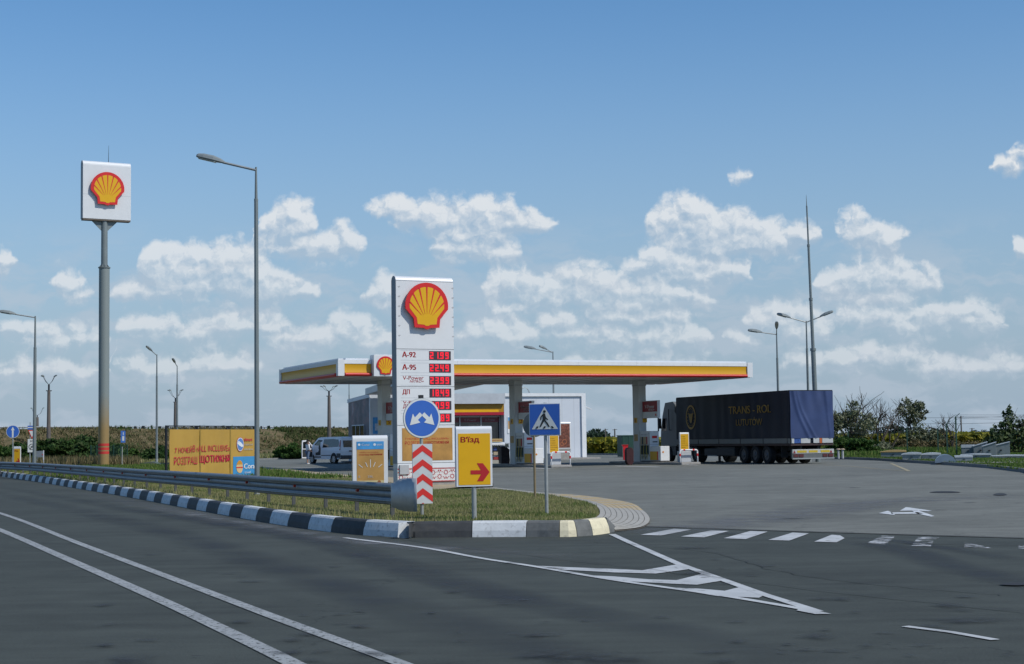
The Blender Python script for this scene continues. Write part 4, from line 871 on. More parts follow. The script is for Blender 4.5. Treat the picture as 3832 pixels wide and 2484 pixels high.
for r_, (pr, lb) in enumerate((('21.99', 'А-92'), ('22.49', 'А-95'), ('23.99', 'V'), ('18.49', 'ДП'), ('20.99', 'D'), ('11.89', ''))):
    yc = 598+85*r_; x0, x1 = S(376), S(524); za, zb = Zz(yc+30), Zz(yc-30); b = MB(); b.box(x0, x1, -.012, 0, za, zb); f = b.build('price_display', LEDB, t)
    b = MB(); n4 = 0; cw = (x1-x0)/4.35; h = (zb-za)*.78; zz = za+(zb-za)*.11; xx = x0+.02
    for ch in pr:
        if ch == '.': b.box(xx-.028, xx-.006, -.0165, -.013, zz, zz+.028); continue
        digit(b, ch, xx, zz, cw*.70, h, -.016, cw*.24); xx += cw*1.03
    b.build('digits', LED, f)
    b = MB(); b.box(S(182), S(374), -.003, 0, Zz(yc+34), Zz(yc+32)); b.box(S(182), S(374), -.003, 0, Zz(yc-32), Zz(yc-34)); b.build('row_frame', M('seam_light', (.45, .47, .50), .6), t)
    b = MB()
    if lb == 'V': put_text(b, 'V-Power', S(195), S(336), Zz(768-4), Zz(738), -.004, .015); put_text(b, 'NITRO+', S(242), S(336), Zz(783), Zz(767), -.004, .02, italic=.25)
    elif lb == 'D': put_text(b, 'V-Power', S(195), S(336), Zz(yc-16+4), Zz(yc-30), -.004, .02); put_text(b, 'ДП', S(195), S(240), Zz(yc+22), Zz(yc-8), -.004, .03)
    elif lb: put_text(b, lb, S(192), S(286 if len(lb) > 2 else 242), Zz(yc+14), Zz(yc-24), -.004, .04)
    if lb: b.build('lettering', REDT, t)
GOLD = M('golden_poster', (.40, .215, .055), .5, var=.28, vs=1.6)
b = MB(); b.box(S(187), S(529), -.008, .0, Zz(1312), Zz(1091)); f = b.build('poster', GOLD, t)
b = MB(); put_text(b, '7 НОЧЕЙ В «ALL INCLUSIVE»', S(205), S(503), Zz(1170), Zz(1153), -.012, .0); put_text(b, 'РОЗІГРАШ', S(205), S(345), Zz(1203), Zz(1180), -.012, .0); put_text(b, 'ЩОТИЖНЯ', S(352), S(503), Zz(1203), Zz(1180), -.012, .03); b.build('lettering', REDT, f)

# ---- tall brand totem
p = G(385, 1752, .0); TX, TY = Xat(388, 104, 1), 104.; t = thing('brand_totem', 'very tall grey pole carrying a square white sign with a shell emblem', 'brand sign', (TX, TY, 0), R(29)); zt_ = lambda y: Zat((TX, TY), y)
ZF = zt_(1003); ZS = zt_(822); ZT = zt_(606)
def stained():
    m = bpy.data.materials.new('totem_pole_paint'); m.use_nodes = True; q = m.node_tree; bs = q.nodes['Principled BSDF']; L = q.links.new
    tc = q.nodes.new('ShaderNodeTexCoord'); sp = q.nodes.new('ShaderNodeSeparateXYZ'); L(tc.outputs['Object'], sp.inputs[0]); nn = nd(q, 'ShaderNodeTexNoise'); nn.inputs['Scale'].default_value = 3; nn.inputs['Detail'].default_value = 8; L(tc.outputs['Object'], nn.inputs[0])
    k = mth(q, 'MULTIPLY_ADD', nn.outputs['Fac'], .9, sp.outputs['Z']); mr = nd(q, 'ShaderNodeMapRange'); L(k, mr.inputs[0]); mr.inputs[1].default_value = 3.0; mr.inputs[2].default_value = 5.4
    L(ramp(q, mr.outputs[0], [(0, (.27, .185, .07)), (1, (.20, .235, .23))]), bs.inputs['Base Color']); bs.inputs['Roughness'].default_value = .5; return m
b = MB(); b.cyl((0, 0, 0), (0, 0, ZF), .345, .345, 32); b.build('lower_pole', stained(), t, smooth=True)
b = MB(); b.cyl((0, 0, ZF+.06), (0, 0, ZS+.1), .215, .205, 28); b.build('upper_pole', POLE, t, smooth=True)
b = MB(); b.cyl((0, 0, ZF), (0, 0, ZF+.06), .40, n=28)
for k in range(8): a = PI*k/4; b.prism([(0, 0), (.36, 0), (0, .45)], -.012, .012, 'y', lambda v, a=a: (math.cos(a)*v[0]-math.sin(a)*v[1], math.sin(a)*v[0]+math.cos(a)*v[1], v[2]+ZF+.061))
b.build('flange', POLE, t)
for py in (1664, 1679, 1693.5): z = zt_(py); b = MB(); b.cyl((0, 0, z-.085), (0, 0, z+.085), .348, n=32, cap=False); b.build('red_band', M('red_band_paint', (.50, .035, .03), .6), t, smooth=True)
SW = 3.18; TT = .55; b = MB(); b.prism(round_top(TT, ZS, ZT, y0=-TT/2), -SW/2+.1, SW/2+.1, 'x'); f = b.build('sign_box', WHITE, t, bevel=.01)
b = MB(); b.box(-SW/2+.12, SW/2+.08, -TT/2+.02, TT/2-.02, ZS-.10, ZS-.002); b.build('bottom_tray', M('brown_tray', (.12, .10, .08), .6), t)
b = MB(); b.prism(round_top(TT+.004, ZS, ZT+.002, y0=-TT/2-.002), -SW/2+.085, -SW/2+.098, 'x'); b.build('side_panel', M('grey_side'), t)
b = MB()
for s_ in (-1, 1): b.prism([(s_*.2, ZS-.11), (s_*.85, ZS-.11), (s_*.2, ZS-.75)], -.02, .02, 'y')
b.build('bracket', POLE, t)
b = MB(); b.box(-SW/2+.1, SW/2+.1, -TT/2-.003, -TT/2+.01, (ZS+ZT)/2-.33, (ZS+ZT)/2-.315); b.build('panel_seam', M('seam_light'), f)
emblem(t, .08, (zt_(650)+zt_(766))/2, 2.22, -TT/2-.16, .06)
b = MB(); b.tube([(.25, 0, ZT-.02), (.27, 0, zt_(543))], [.02, .008], 6); b.build('antenna', DARK, t)

# ---- lamp posts
def lamp_head(parent, a, dirv, up, ln=.95, w=.3, h=.16, name='lamp_head'):
    """tapering lantern from point a along dirv"""
    d = Vector(dirv).normalized(); s_ = d.cross(Vector((0, 0, 1))).normalized() if abs(d.z) < .99 else Vector((1, 0, 0)); u = s_.cross(d); b = MB(); vs = []
    st = [(0, .3, .35), (.15, .62, .7), (.4, .95, 1), (.75, 1, .95), (.95, .8, .7), (1, .55, .45)]
    for f_, kw, kh in st:
        c = Vector(a)+d*ln*f_
        for x, z in ((-.5, 0), (-.42, .6), (-.15, 1), (.15, 1), (.42, .6), (.5, 0), (.38, -.28), (-.38, -.28)): vs.append(c+s_*x*w*kw+u*z*h*kh)
    fs = [(i*8+k, i*8+(k+1) % 8, (i+1)*8+(k+1) % 8, (i+1)*8+k) for i in range(5) for k in range(8)]+[tuple(range(8)), tuple(40+k for k in range(8))]
    b.add(vs, fs); o = b.build(name, M('lamp_shell', (.22, .25, .25), .4, .1), parent)
    b = MB(); c0 = Vector(a)+d*ln*.3-u*h*.285; c1 = Vector(a)+d*ln*.92-u*h*.285; b.bar(c0, c1, w*.7, .03); b.build('lens', M('lamp_lens', (.35, .36, .32), .2), o)
def lamp_post(x, y, z, h, arms, label, r=(.075, .045), joint=None, group='grey street lamps around the station', name='street_lamp', stub=0):
    """arms: list of (angle to the world x axis, reach, rise, head length)"""
    t = thing(name, label, 'street lamp', (x, y, z), group=group); b = MB(); zj = joint or h*.8
    b.cyl((0, 0, 0), (0, 0, zj), r[0], r[0]*.78, 8, False); b.cyl((0, 0, zj), (0, 0, h), r[0]*.6, r[1]*.8, 8); b.build('pole', POLE, t); b = MB(); b.cyl((0, 0, zj-.03), (0, 0, zj+.03), r[0]*.8, n=10); b.build('collar', POLE, t)
    b = MB(); b.cyl((0, 0, 0), (0, 0, .5), r[0]*1.05, r[0]*1.03, 8); b.build('base', GALVP, t)
    for a, reach, rise, hl in arms:
        d = Vector((math.cos(a), math.sin(a), 0)); e = d*reach+Vector((0, 0, h-.08+rise)); b = MB(); b.tube([(0, 0, h-.08), e], .032, 8); b.build('arm', GALVP, t)
        lamp_head(t, e-(d+Vector((0, 0, rise/reach))).normalized()*.05, d+Vector((0, 0, rise/reach)), 1, hl, hl*.32, hl*.16)
    return t
p = G(962, 1852, .2); h = Zat(p, 625)-.18
lamp_post(*p, .18, h, [(R(180), .88, .22, .75)], 'tall octagonal grey street lamp standing behind the crash barrier, tallest lamp in view', (.068, .032), joint=Zat(p, 748)-.18)
def place_lamp(px, pyt, z1, arms, label, r=(.09, .05), hl=None):
    d = (z1-EYE)*FPX/(HORY-(px-1916)*ROLL-pyt); x = Xat(px, d, z1); return lamp_post(x, d, 0, z1, arms, label, r)
place_lamp(132, 1181.7, 8.3, [(R(192), 1.0, .17, .85)], 'street lamp farthest left, one arm pointing left, beside the round blue arrow sign', (.10, .05))
place_lamp(587, 1326, 8.2, [(R(232), .45, .3, .7)], 'short armed street lamp between the brand pole and the orange billboard', (.09, .05))
place_lamp(663, 1368, 8.2, [(R(262), .5, .28, .75)], 'street lamp seen head on just above the orange billboard', (.09, .045))
place_lamp(2069, 1315, 8.4, [(R(178), 1.35, .28, 1.0), (R(215), .6, .22, .8)], 'street lamp whose head looks over the canopy roof', (.09, .05))
place_lamp(2906, 1247, 8.2, [(R(185), 1.0, .15, .95), (R(262), .5, .35, .75)], 'street lamp above the lorry with one side head and one round looking head', (.09, .05))
place_lamp(3017, 1200.5, 8.3, [(R(187), 1.0, .28, .85), (R(-6), .85, .32, .85)], 'double armed street lamp above the rear of the lorry', (.085, .05))
place_lamp(1306, 1420, 7.6, [(R(200), .6, .2, .7)], 'street lamp mostly hidden behind the shop and the canopy', (.07, .045))
# telescopic mast
x, y = Xat(3056, 92, 3), 92.; t = thing('lightning_mast', 'tall thin telescopic grey mast leaning slightly left behind the lorry', 'mast', (x, y, 0)); zz = [0]+[Zat((x, y), q) for q in (1306, 1117.5, 917, 770, 728.5)]
rs = [.15, .10, .075, .05, .028]; b = MB(); tx = lambda z: -.017*z
for i in range(5): b.cyl((tx(zz[i]), 0, zz[i]), (tx(zz[i+1]), 0, zz[i+1]), rs[i], rs[i]*.9 if i < 4 else .008, 14)
for i in range(1, 4): b.cyl((tx(zz[i]), 0, zz[i]-.1), (tx(zz[i]), 0, zz[i]+.05), rs[i-1]*1.15, n=14)
b.build('mast', POLE, t)
# concrete poles with four lanterns on the embankment road
for px, pyt, pyb, d, lb, arms in ((182, 1438, 1647, 170, 'thick brown concrete lamp pole with four small lanterns at the left', 1), (139, 1553, 1625, 330, 'distant small four lantern concrete pole next to the left street lamp', 1), (656.5, 1489, 1620, 215, 'four lantern concrete pole rising behind the orange billboard', 1), (1232, 1462, 1633, 176, 'brown concrete lamp pole behind the white van', .35)):
    x = Xat(px, d, 3); zb = Zat((x, d), pyb)-.4; zt2 = Zat((x, d), pyt); t = thing('concrete_lamp_pole', lb, 'lamp pole', (x, d, zb), R(20), 'old concrete lamp poles by the upper road'); h = zt2-zb
    b = MB(); b.cyl((0, 0, 0), (0, 0, h*.9), .22*d/200+.04, .15*d/200+.03, 10); b.build('pole', CONCP, t); b = MB(); b.cyl((0, 0, h*.9), (0, 0, h), .10); b.box(-.3, .3, -.05, .05, h*.885, h*.9); b.build('bracket', DARK, t)
    for k in range(4):
        a = PI/4+PI/2*k; e = Vector((math.cos(a)*.95*d/200, math.sin(a)*.95*d/200, h+.75*d/200))*1; e.z = h+.7*d/190*arms+.2; b = MB(); b.tube([(0, 0, h-.05), (e.x*.6, e.y*.6, h+.35*arms), e], .022, 5); b.build('arm', DARK, t); lamp_head(t, e-Vector((e.x, e.y, 0)).normalized()*.1, (e.x, e.y, .25), 1, .42, .15, .09, 'lantern')

# ---- billboard, set obliquely
P0 = Vector((Xat(625, 59.5, 1), 59.5)); P1 = Vector((Xat(957, 65.5, 1), 65.5)); ang = math.atan2(P1.y-P0.y, P1.x-P0.x); BW = (P1-P0).length; zt2 = Zat(P0, 1591.5); zb = .12
t = thing('billboard', 'long orange advertising banner in a black frame with red writing and a blue corner', 'billboard', (P0.x, P0.y, .17), ang); zt2 -= .17
b = MB(); b.box(-.035, .035, 0, .07, -.1, zt2); b.box(BW-.035, BW+.035, 0, .07, -.1, zt2); b.box(.06, BW-.06, .02, .07, zt2-.035, zt2)
for f_ in (.335, .69): b.box(BW*f_-.06, BW*f_+.06, .05, .15, -.1, zt2-.002)
b.build('frame', DARK, t)
BAN = M('orange_banner', (.42, .26, .05), .6, var=.10, vs=.7); bt = zt2-.15; NB = 60; b = MB(); vs = []
def ban(x, z, off=0): 
    s_ = x/BW; return (x, -.03-.035*math.sin(PI*((s_*3) % 1))+off-.010*math.sin(s_*41+z*3), z)
for i in range(NB+1):
    for j in range(9): vs.append(ban(.12+(BW-.24)*i/NB, .05+(bt-.05)*j/8))
b.add(vs, [(i*9+j, (i+1)*9+j, (i+1)*9+j+1, i*9+j+1) for i in range(NB) for j in range(8)]); bn = b.build('banner', BAN, t, smooth=True)
b = MB()
for k in range(26): x = .3+k*(BW-.6)/25; b.tube([(x, -.02, bt-.02), (x, .05, zt2-.05)], .012, 4)
b.build('lacing', DARK, t)
for f_ in (.335, .69):
    b = MB(); xx_ = .12+(BW-.24)*f_; b.add([(xx_-.04, -.052, .06), (xx_+.04, -.052, .06), (xx_+.04, -.052, bt-.01), (xx_-.04, -.052, bt-.01)], [(0, 1, 2, 3)]); b.build('post_shade_strip', M('post_shade_ochre', (.27, .18, .035), .7), t)  # posts behind show through the banner: their shade painted as darker ochre strips
# positions on the banner follow the photo: s = share of its length
def bs(px): k = (px-1916)/FPX; dx, dy = math.cos(ang), math.sin(ang); return (k*P0.y-P0.x)/(dx-k*dy)
Z8 = lambda x: bs(500+x/3.085)
bh = bt-.05; fz = lambda f: .05+bh*f
mkb = lambda q: ban(q[0], q[1], -.030)
b = MB(); put_text(b, '7 НОЧЕЙ', Z8(448), Z8(645), fz(.53), fz(.665), 0, .02, mkb); put_text(b, 'В «ALL INCLUSIVE»', Z8(655), Z8(1088), fz(.545), fz(.68), 0, 0, mkb)
put_text(b, 'РОЗІГРАШ', Z8(443), Z8(708), fz(.29), fz(.45), 0, 0, mkb); put_text(b, 'ЩОТИЖНЯ', Z8(738), Z8(1083), fz(.29), fz(.47), 0, .03, mkb); put_text(b, '#smart', Z8(1243), Z8(1345), fz(.745), fz(.815), 0, .03, mkb); b.build('lettering', M('crimson_print', (.48, .02, .05), .6), bn)
BC = M('corner_blue', (.045, .25, .50), .6, var=.06); b = MB(); X0 = Z8(1125); NB2 = 14; vs = [ban(X0+(BW-.12-X0)*i/NB2, .05+bh*.42*j/4, -.012) for i in range(NB2+1) for j in range(5)]
b.add(vs, [(i*5+j, (i+1)*5+j, (i+1)*5+j+1, i*5+j+1) for i in range(NB2) for j in range(4)]); b.build('blue_corner', BC, bn)
PW = M('print_white', (.66, .70, .72), .6); b = MB(); put_text(b, 'Coral', Z8(1242), Z8(1378), fz(.155), fz(.265), 0, .03, mkb); put_text(b, 'travel', Z8(1248), Z8(1318), fz(.055), fz(.105), 0, 0, mkb); b.build('lettering', PW, bn)
b = MB(); put_text(b, 'ОБИРАЙ', Z8(1243), Z8(1350), fz(.655), fz(.70), 0, .01, mkb); put_text(b, 'coral.ua', Z8(1243), Z8(1350), fz(.555), fz(.60), 0, 0, mkb); b.build('lettering', M('print_paleblue', (.32, .38, .42), .6), bn)
def ell(mb, cx, cz, rx, rz, off, n=28, a0=0, a1=2*PI): mb.add([ban(cx+rx*math.cos(a0+(a1-a0)*i/n), cz+rz*math.sin(a0+(a1-a0)*i/n), off) for i in range(n+(0 if a1-a0 > 6 else 1))], [tuple(range(n+(0 if a1-a0 > 6 else 1)))])
cx = (Z8(1160)+Z8(1240))/2; rx = (Z8(1240)-Z8(1160))/2; cz = fz(.68); rz = bh*.155
for nm, mt_, k, off in (('badge_rim', REDT, 1, -.024), ('badge_ring', PW, .93, -.028), ('badge_sky', M('badge_blue', (.09, .2, .45), .6, var=.2), .84, -.032)):
    b = MB(); ell(b, cx, cz, rx*k, rz*k, off); b.build(nm, mt_, bn)
b = MB(); b.add([ban(cx+rx*u, cz+rz*v, -.037) for u, v in ((-.85, .15), (-.5, .5), (.1, .3), (.75, -.1), (.85, -.32), (.3, -.35), (-.3, -.15))], [tuple(range(7))]); b.build('badge_aeroplane', PW, bn)
cx = (Z8(1155)+Z8(1228))/2; rx = (Z8(1228)-Z8(1155))/2*1.0; cz = fz(.205); rz = bh*.135
for nm, mt_, a0, a1 in (('globe_bottom', M('globe_gold', (.60, .42, .2), .6), 0, 2*PI), ('globe_top', M('globe_orange', (.55, .26, .03), .6), .35, PI-.35), ('globe_band', RED, -.42, .0)):
    b = MB()
    if nm == 'globe_band': b.add([ban(cx+rx*u, cz+rz*v, -.034) for u, v in ((-.98, -.05), (.98, -.05), (.96, -.22), (-.96, -.22))], [(0, 1, 2, 3)])
    else: ell(b, cx, cz, rx, rz, -.024 if a0 == 0 else -.029, 28, a0, a1)
    b.build(nm, mt_, bn)

# ---- small road signs at the far left
def sign_post(px, d, z, h, label, r=.03, cat='road sign', name='road_sign'):
    t = thing(name, label, cat, (Xat(px, d, 1), d, z), R(8)); b = MB(); b.cyl((0, .03, -.1), (0, .03, h), r, n=8); b.build('post', GALVP, t); return t
d = 88; t = sign_post(47.5, d, .15, 2.4, 'round blue sign with a white arrow pointing up at the far left'); zc = Zat((t.location.x, d), 1614.8)-.15
for nm, m_, r_, y0 in (('rim', SIGNW, .36, -.02), ('blue_field', BLUE, .335, -.026)): b = MB(); b.cyl((0, y0, zc), (0, y0+.012, zc), r_, n=36); b.build(nm, m_, t)
b = MB(); b.flat([(-.045, -.32), (.045, -.32), (.045, .08), (.10, .08), (0, .27), (-.10, .08), (-.045, .08)], lambda q: (q[0], -.031, zc+q[1])); b.build('arrow', SIGNW, t)
x = Xat(65, 92, 1); e2_ = entry_sign((x, 92, -.2), R(-8), 1, 'small yellow sign with a red arrow beside the far left round blue sign', 'entry_sign'); zt3 = Zat((x, 92), 1670.7)+.2; e2_.scale = (.66, .66, zt3/1.64)
d = 95; t = sign_post(112, d, .1, 2.9, 'post with one way, give way and speed plate signs, partly behind the left street lamp'); zo = .1; X0 = lambda px: (px-112)/FPX*d; Zd = lambda py: Zat((t.location.x, d), py)-.1
b = MB(); b.box(X0(103), X0(134), -.03, -.01, Zd(1607), Zd(1592.5)); f = b.build('one_way_plate', BLUE, t); b = MB(); b.flat([(X0(103.3), Zd(1601.5)), (X0(126), Zd(1601.5)), (X0(126), Zd(1604)), (X0(132.5), Zd(1599.5)), (X0(126), Zd(1595)), (X0(126), Zd(1597.5)), (X0(103.3), Zd(1597.5))], lambda q: (q[0], -.034, q[1])); b.build('arrow', SIGNW, f)
b = MB(); b.flat([(X0(104.5), Zd(1609)), (X0(133), Zd(1609)), (X0(119), Zd(1642))], lambda q: (q[0], -.02, q[1])); f = b.build('give_way_triangle', RED, t); b = MB(); b.flat([(X0(108.5), Zd(1612)), (X0(129.5), Zd(1612)), (X0(119), Zd(1636))], lambda q: (q[0], -.026, q[1])); b.build('white_centre', SIGNW, f)
b = MB(); b.box(X0(104), X0(133), -.03, -.01, Zd(1692), Zd(1642.5)); f = b.build('speed_plate', SIGNW, t); b = MB(); vs = []; cxx, czz = X0(119), Zd(1672)
ring(b, cxx, czz, .15, .19, -.034, 24); b.tube([(cxx-.1, -.034, czz-.14), (cxx+.1, -.034, czz+.14)], .02, 4); put_text(b, '30', cxx-.08, cxx+.08, czz-.05, czz+.06, -.035, .03); put_text(b, '30', cxx-.12, cxx+.08, Zd(1654), Zd(1647), -.035, .02); b.build('lettering', BK, f)
d = 106; x = Xat(150, d, 1); t = thing('notice_board', 'low grey notice board on two white legs below the dark bushes', 'notice board', (x, d, .1), R(-12)); Zd = lambda py: Zat((x, d), py)-.1
b = MB(); b.box(-.26, .22, -.02, .01, Zd(1711), Zd(1687)); b.build('board', M('board_grey', (.30, .32, .33), .5), t); b = MB(); b.box(-.24, -.21, .012, .04, 0, Zd(1705)); b.build('leg', WHITE2, t); b = MB(); b.box(.225, .27, -.02, .03, 0, Zd(1685)); b.build('leg', WHITE2, t)
b = MB(); b.cyl((.18, -.03, Zd(1701)), (.18, -.022, Zd(1701)), .04, n=12); b.build('red_dot', RED, t)
d = 102; t = sign_post(457, d, .05, 1.4, 'narrow blue parking sign on a thin post right of the brand pole'); X0 = lambda px: (px-457)/FPX*d; Zd = lambda py: Zat((t.location.x, d), py)-.05
b = MB(); b.box(X0(458)-.1, X0(470)-.02, -.03, -.01, Zd(1656), Zd(1612)); f = b.build('blue_plate', M('pale_sign_blue', (.06, .17, .50), .5), t); b = MB(); b.box(X0(461)-.06, X0(467)-.04, -.034, -.031, Zd(1649), Zd(1632)); b.box(X0(463)-.05, X0(465)-.04, -.034, -.031, Zd(1628), Zd(1617)); b.build('white_mark', SIGNW, f)
# mesh fence by the totem
d = 112; t = thing('mesh_fence', 'dark green wire mesh fence behind the foot of the brand pole', 'fence', (Xat(340, d, 1), d, .1)); xs = [(px-340)/FPX*d for px in (340, 362, 425, 450, 476)]
for x in xs: b = MB(); b.box(x-.025, x+.025, -.025, .025, 0, 1.5); b.build('post', FG, t)
b = MB()
for k in range(54): x = xs[0]+(xs[-1]-xs[0])*k/53; b.box(x-.004, x+.004, -.004, .004, .05, 1.42)
for z in (.1, .75, 1.4): b.box(xs[0], xs[-1], -.007, .001, z-.01, z+.01)
b.build('mesh_panel', FG, t)
d = 108; x = Xat(566, d, .5); t = thing('manhole_cover_hood', 'low dull green hood beside the thin lamp post', 'hatch', (x, d, .1)); b = MB(); b.prism([(-.62, 0), (-.6, .12), (-.35, .26), (.0, .30), (.35, .26), (.62, .10), (.62, 0)], -.5, .5, 'y'); b.build('hood', M('hood_green', (.09, .11, .09), .6), t)
# things on the upper road
b = MB(); pr_ = [Vector(ridge_at(.12+.78*i/159)[0]) for i in range(160)]
par = thing('roadside_guard_rail', 'pale guard rail running along the top of the embankment', 'guard rail', (0, 0, 0)); b = MB()
b.tube([(p_.x, p_.y+1, p_.z+.20) for p_ in pr_], .07, 4); b.build('rail', M('rail_white', (.34, .37, .39), .5), par)
for k in range(70):
    p_, q_ = ridge_at(.34+.52*k/69); b = MB(); wd = .32 if k % 2 else .2; b.box(-wd/2+p_.x, wd/2+p_.x, p_.y+.6, p_.y+.75, p_.z-.05, p_.z+.26+.05*(k % 3)); b.build('post', DARK, par)
mid = thing('slope_guard_rail', 'grey guard rail running halfway up the embankment slope', 'guard rail', (0, 0, 0)); b = MB(); lp = []
for i in range(60): p_, q_ = ridge_at(.62+.2*i/59); lp.append((p_.x+q_.x*7.6, p_.y+q_.y*7.6, 1.2*p_.z/3.55+.35))
b.tube(lp, .06, 4); b.build('rail', GALVP, mid); b = MB()
for q in lp[::5]: b.box(q[0]-.04, q[0]+.04, q[1]-.04, q[1]+.04, q[2]-.45, q[2]+.02)
b.build('posts', GALVP, mid)
for i, (px, py0, py1, w, lb, m_) in enumerate(((249.8, 1606, 1598.6, .50, 'small dark board on the embankment top near the left', DARK), (337, 1604, 1598, .14, 'small dark marker on the embankment left of the brand pole', DARK), (490, 1604, 1597, .14, 'small dark marker on the embankment right of the brand pole', DARK), (1069, 1598, 1592, .18, 'small yellowish marker on the embankment left of the van', M('ochre_board', (.18, .13, .03), .6)))):
    d = 186 if px < 1000 else 204; x = Xat(px, d, 3); z0 = Zat((x, d), 1612); za = Zat((x, d), py0); zb = Zat((x, d), py1); t = thing('marker_sign', lb, 'sign', (x, d, z0-.3), group='markers along the upper road'); b = MB(); b.box(-w/2, w/2, -.02, .02, za-z0+.3, zb-z0+.3); b.build('board', m_, t); b = MB(); b.box(-.03, .03, .021, .05, 0, zb-z0+.2); b.build('post', GALVP, t)
d = 186; x = Xat(-22, d, 4); t = thing('white_minibus', 'white minibus roof passing along the upper road at the left edge', 'minibus', (x, d, 2.55)); b = MB(); b.prism([(-2.0, .35), (1.15, .35), (1.2, .9), (1.05, 1.28), (.85, 1.42), (-2, 1.42)], -.9, .9, 'y'); b.build('body', WHITE, t, bevel=.06)
b = MB(); b.prism([(-1.6, .82), (-.2, .82), (-.2, 1.25), (-1.6, 1.25)], -.92, -.905, 'y'); b.prism([(.1, .82), (.95, .82), (.85, 1.25), (.1, 1.25)], -.92, -.905, 'y'); b.build('side_window', GLASS, t)
for xw in (-1.4, .6): b = MB(); b.cyl((xw, -.92, .33), (xw, -.7, .33), .33, n=20); b.build('wheel', BLACK, t)

# ------------------------------------------------------------------ canopy
CX, CY, CT = -8.83, 80.17, .42; CL, CW = 24.66, 11.01
def cpt(x, y): return (CX+x*math.cos(CT)-y*math.sin(CT), CY+x*math.sin(CT)+y*math.cos(CT))
SOF = M('canopy_soffit', (.62, .62, .60), .5, var=.05, vs=.6); PIL = M('pillar_cladding', (.55, .57, .57), .4, var=.05)
t = thing('canopy', 'long flat forecourt canopy with yellow band and red edge on three white pillars', 'canopy', (CX, CY, 0), CT)
b = MB(); b.box(.30, CL-.30, .30, CW-.30, 4.90, 5.70); b.build('roof_slab', SOF, t)
b = MB()
for i in range(1, 18): b.box(.32+i*1.36, .34+i*1.36, .32, CW-.32, 4.893, 4.8995)
b.build('soffit_joints', M('seam_grey'), t)
def fascia(side, x0, x1, capL=.0, capR=.0):
    """profile pieces along local x for a side whose outward direction is -y"""
    F = {'f': lambda v: v, 'l': lambda v: (v[1], CW-v[0], v[2]), 'r': lambda v: (CL-v[1], v[0], v[2]), 'b': lambda v: (CL-v[0], CW-v[1], v[2])}[side]
    L_ = {'f': CL, 'b': CL, 'l': CW, 'r': CW}[side]
    bb = MB(); bb.prism([(.0, 5.52), (.0, 5.72), (.29, 5.72), (.29, 5.52)], x0, x1, 'x', F); bb.build('white_fascia', WHITE2, t)
    bb = MB(); bb.prism([(.12, 5.725), (.12, 5.81), (.5, 5.81), (.5, 5.725)], x0+.1, x1-.1, 'x', F); bb.build('parapet', M('parapet_pale', (.62, .66, .70), .4, var=.04), t)
    arc = [(.02+.025*math.sin(PI*k/8), 5.515-.45*k/8) for k in range(9)]; bb = MB(); bb.prism(arc+[(.29, 5.065), (.29, 5.515)], x0+.02, x1-.02, 'x', F); bb.build('yellow_band', YELD, t, smooth=True)
    rr = [(-.02+.10*math.cos(a), 4.975+.085*math.sin(a)) for a in [PI*.5+PI*k/8 for k in range(9)]]; bb = MB(); bb.prism(rr+[(.29, 4.89), (.29, 5.06)], x0+.03, x1-.03, 'x', F); bb.build('red_edge', M('red_bullnose', (.52, .025, .02), .35), t, smooth=True)
    bb = MB()
    k = x0+3.5
    while k < x1-1: bb.prism([(-.002, 5.525), (-.002, 5.715), (.05, 5.715), (.05, 5.525)], k-.006, k+.006, 'x', F); k += 3.55
    bb.build('panel_joints', M('seam_light'), t)
fascia('f', .31, 1.76); fascia('f', 3.02, CL-.34); fascia('l', .32, CW-.32); fascia('r', .32, CW-.32); fascia('b', .32, CL-.32)
b = MB(); b.box(-.04, .30, -.04, .30, 4.90, 5.73); b.build('corner_post', WHITE, t); b = MB(); b.box(CL-.33, CL+.02, -.03, .30, 4.90, 5.735); b.build('corner_post', WHITE, t)
b = MB(); b.box(-.02, .30, CW-.30, CW+.02, 4.90, 5.73); b.build('corner_post', WHITE, t)
b = MB(); b.box(1.77, 3.01, -.34, .28, 4.87, 5.97); eb_ = b.build('emblem_box', WHITE, t, bevel=.01); emblem(eb_, 2.39, 5.43, .94, -.345, .05)
PILX = (4.36, 12.3, 20.3)
for i, px_ in enumerate(PILX):
    b = MB(); b.box(px_-.25, px_+.25, 5.13, 5.88, 0, 4.9); b.mat(M('seam_grey')) if 0 else None; pl = b.build('pillar', PIL, t, bevel=.02)
    b = MB(); b.box(px_-.27, px_+.27, 5.11, 5.90, 4.60, 4.66); b.build('pillar_collar', GREYP, pl)
    for j, ch in enumerate((str(6-2*i) if i < 2 else '8', str(5-2*i) if i < 2 else '7')):
        yy0 = 5.35 if j == 0 else 4.55; b = MB(); b.box(px_-.275, px_-.253, yy0, yy0+.34, 2.42, 2.72) if j == 0 else b.box(px_-.02, px_+.27, 5.085, 5.105, 2.44, 2.74)
        npl = b.build('number_plate', YEL, t); b = MB()
        if j == 0: put_text(b, ch, 0, 1, 0, 1, 0, .02, lambda q, p_=px_: (p_-.279, 5.60-q[0]*.14, 2.47+q[1]*.2))
        else: put_text(b, ch, px_+.07, px_+.19, 2.49, 2.69, 5.081, .02)
        b.build('number', REDT, npl)
    b = MB(); b.box(px_-.258, px_-.252, 5.3, 5.75, 1.35, 1.75); b.build('pillar_notice', M('tan_notice', (.45, .28, .10), .5, var=.2, vs=8), t)
# covered link to the shop
A0, A1 = (-6.6, 92.6), (-10.6, 113.5); B0, B1 = (-1.58, 95.0), (-5.9, 115.6); b = MB()
tri_ = [A0, B0, B1, A1]; b.prism(tri_, 4.905, 5.35, 'z'); lk = b.build('canopy_link', SOF); tag(lk, 'flat covered link between the canopy and the shop front', 'canopy')

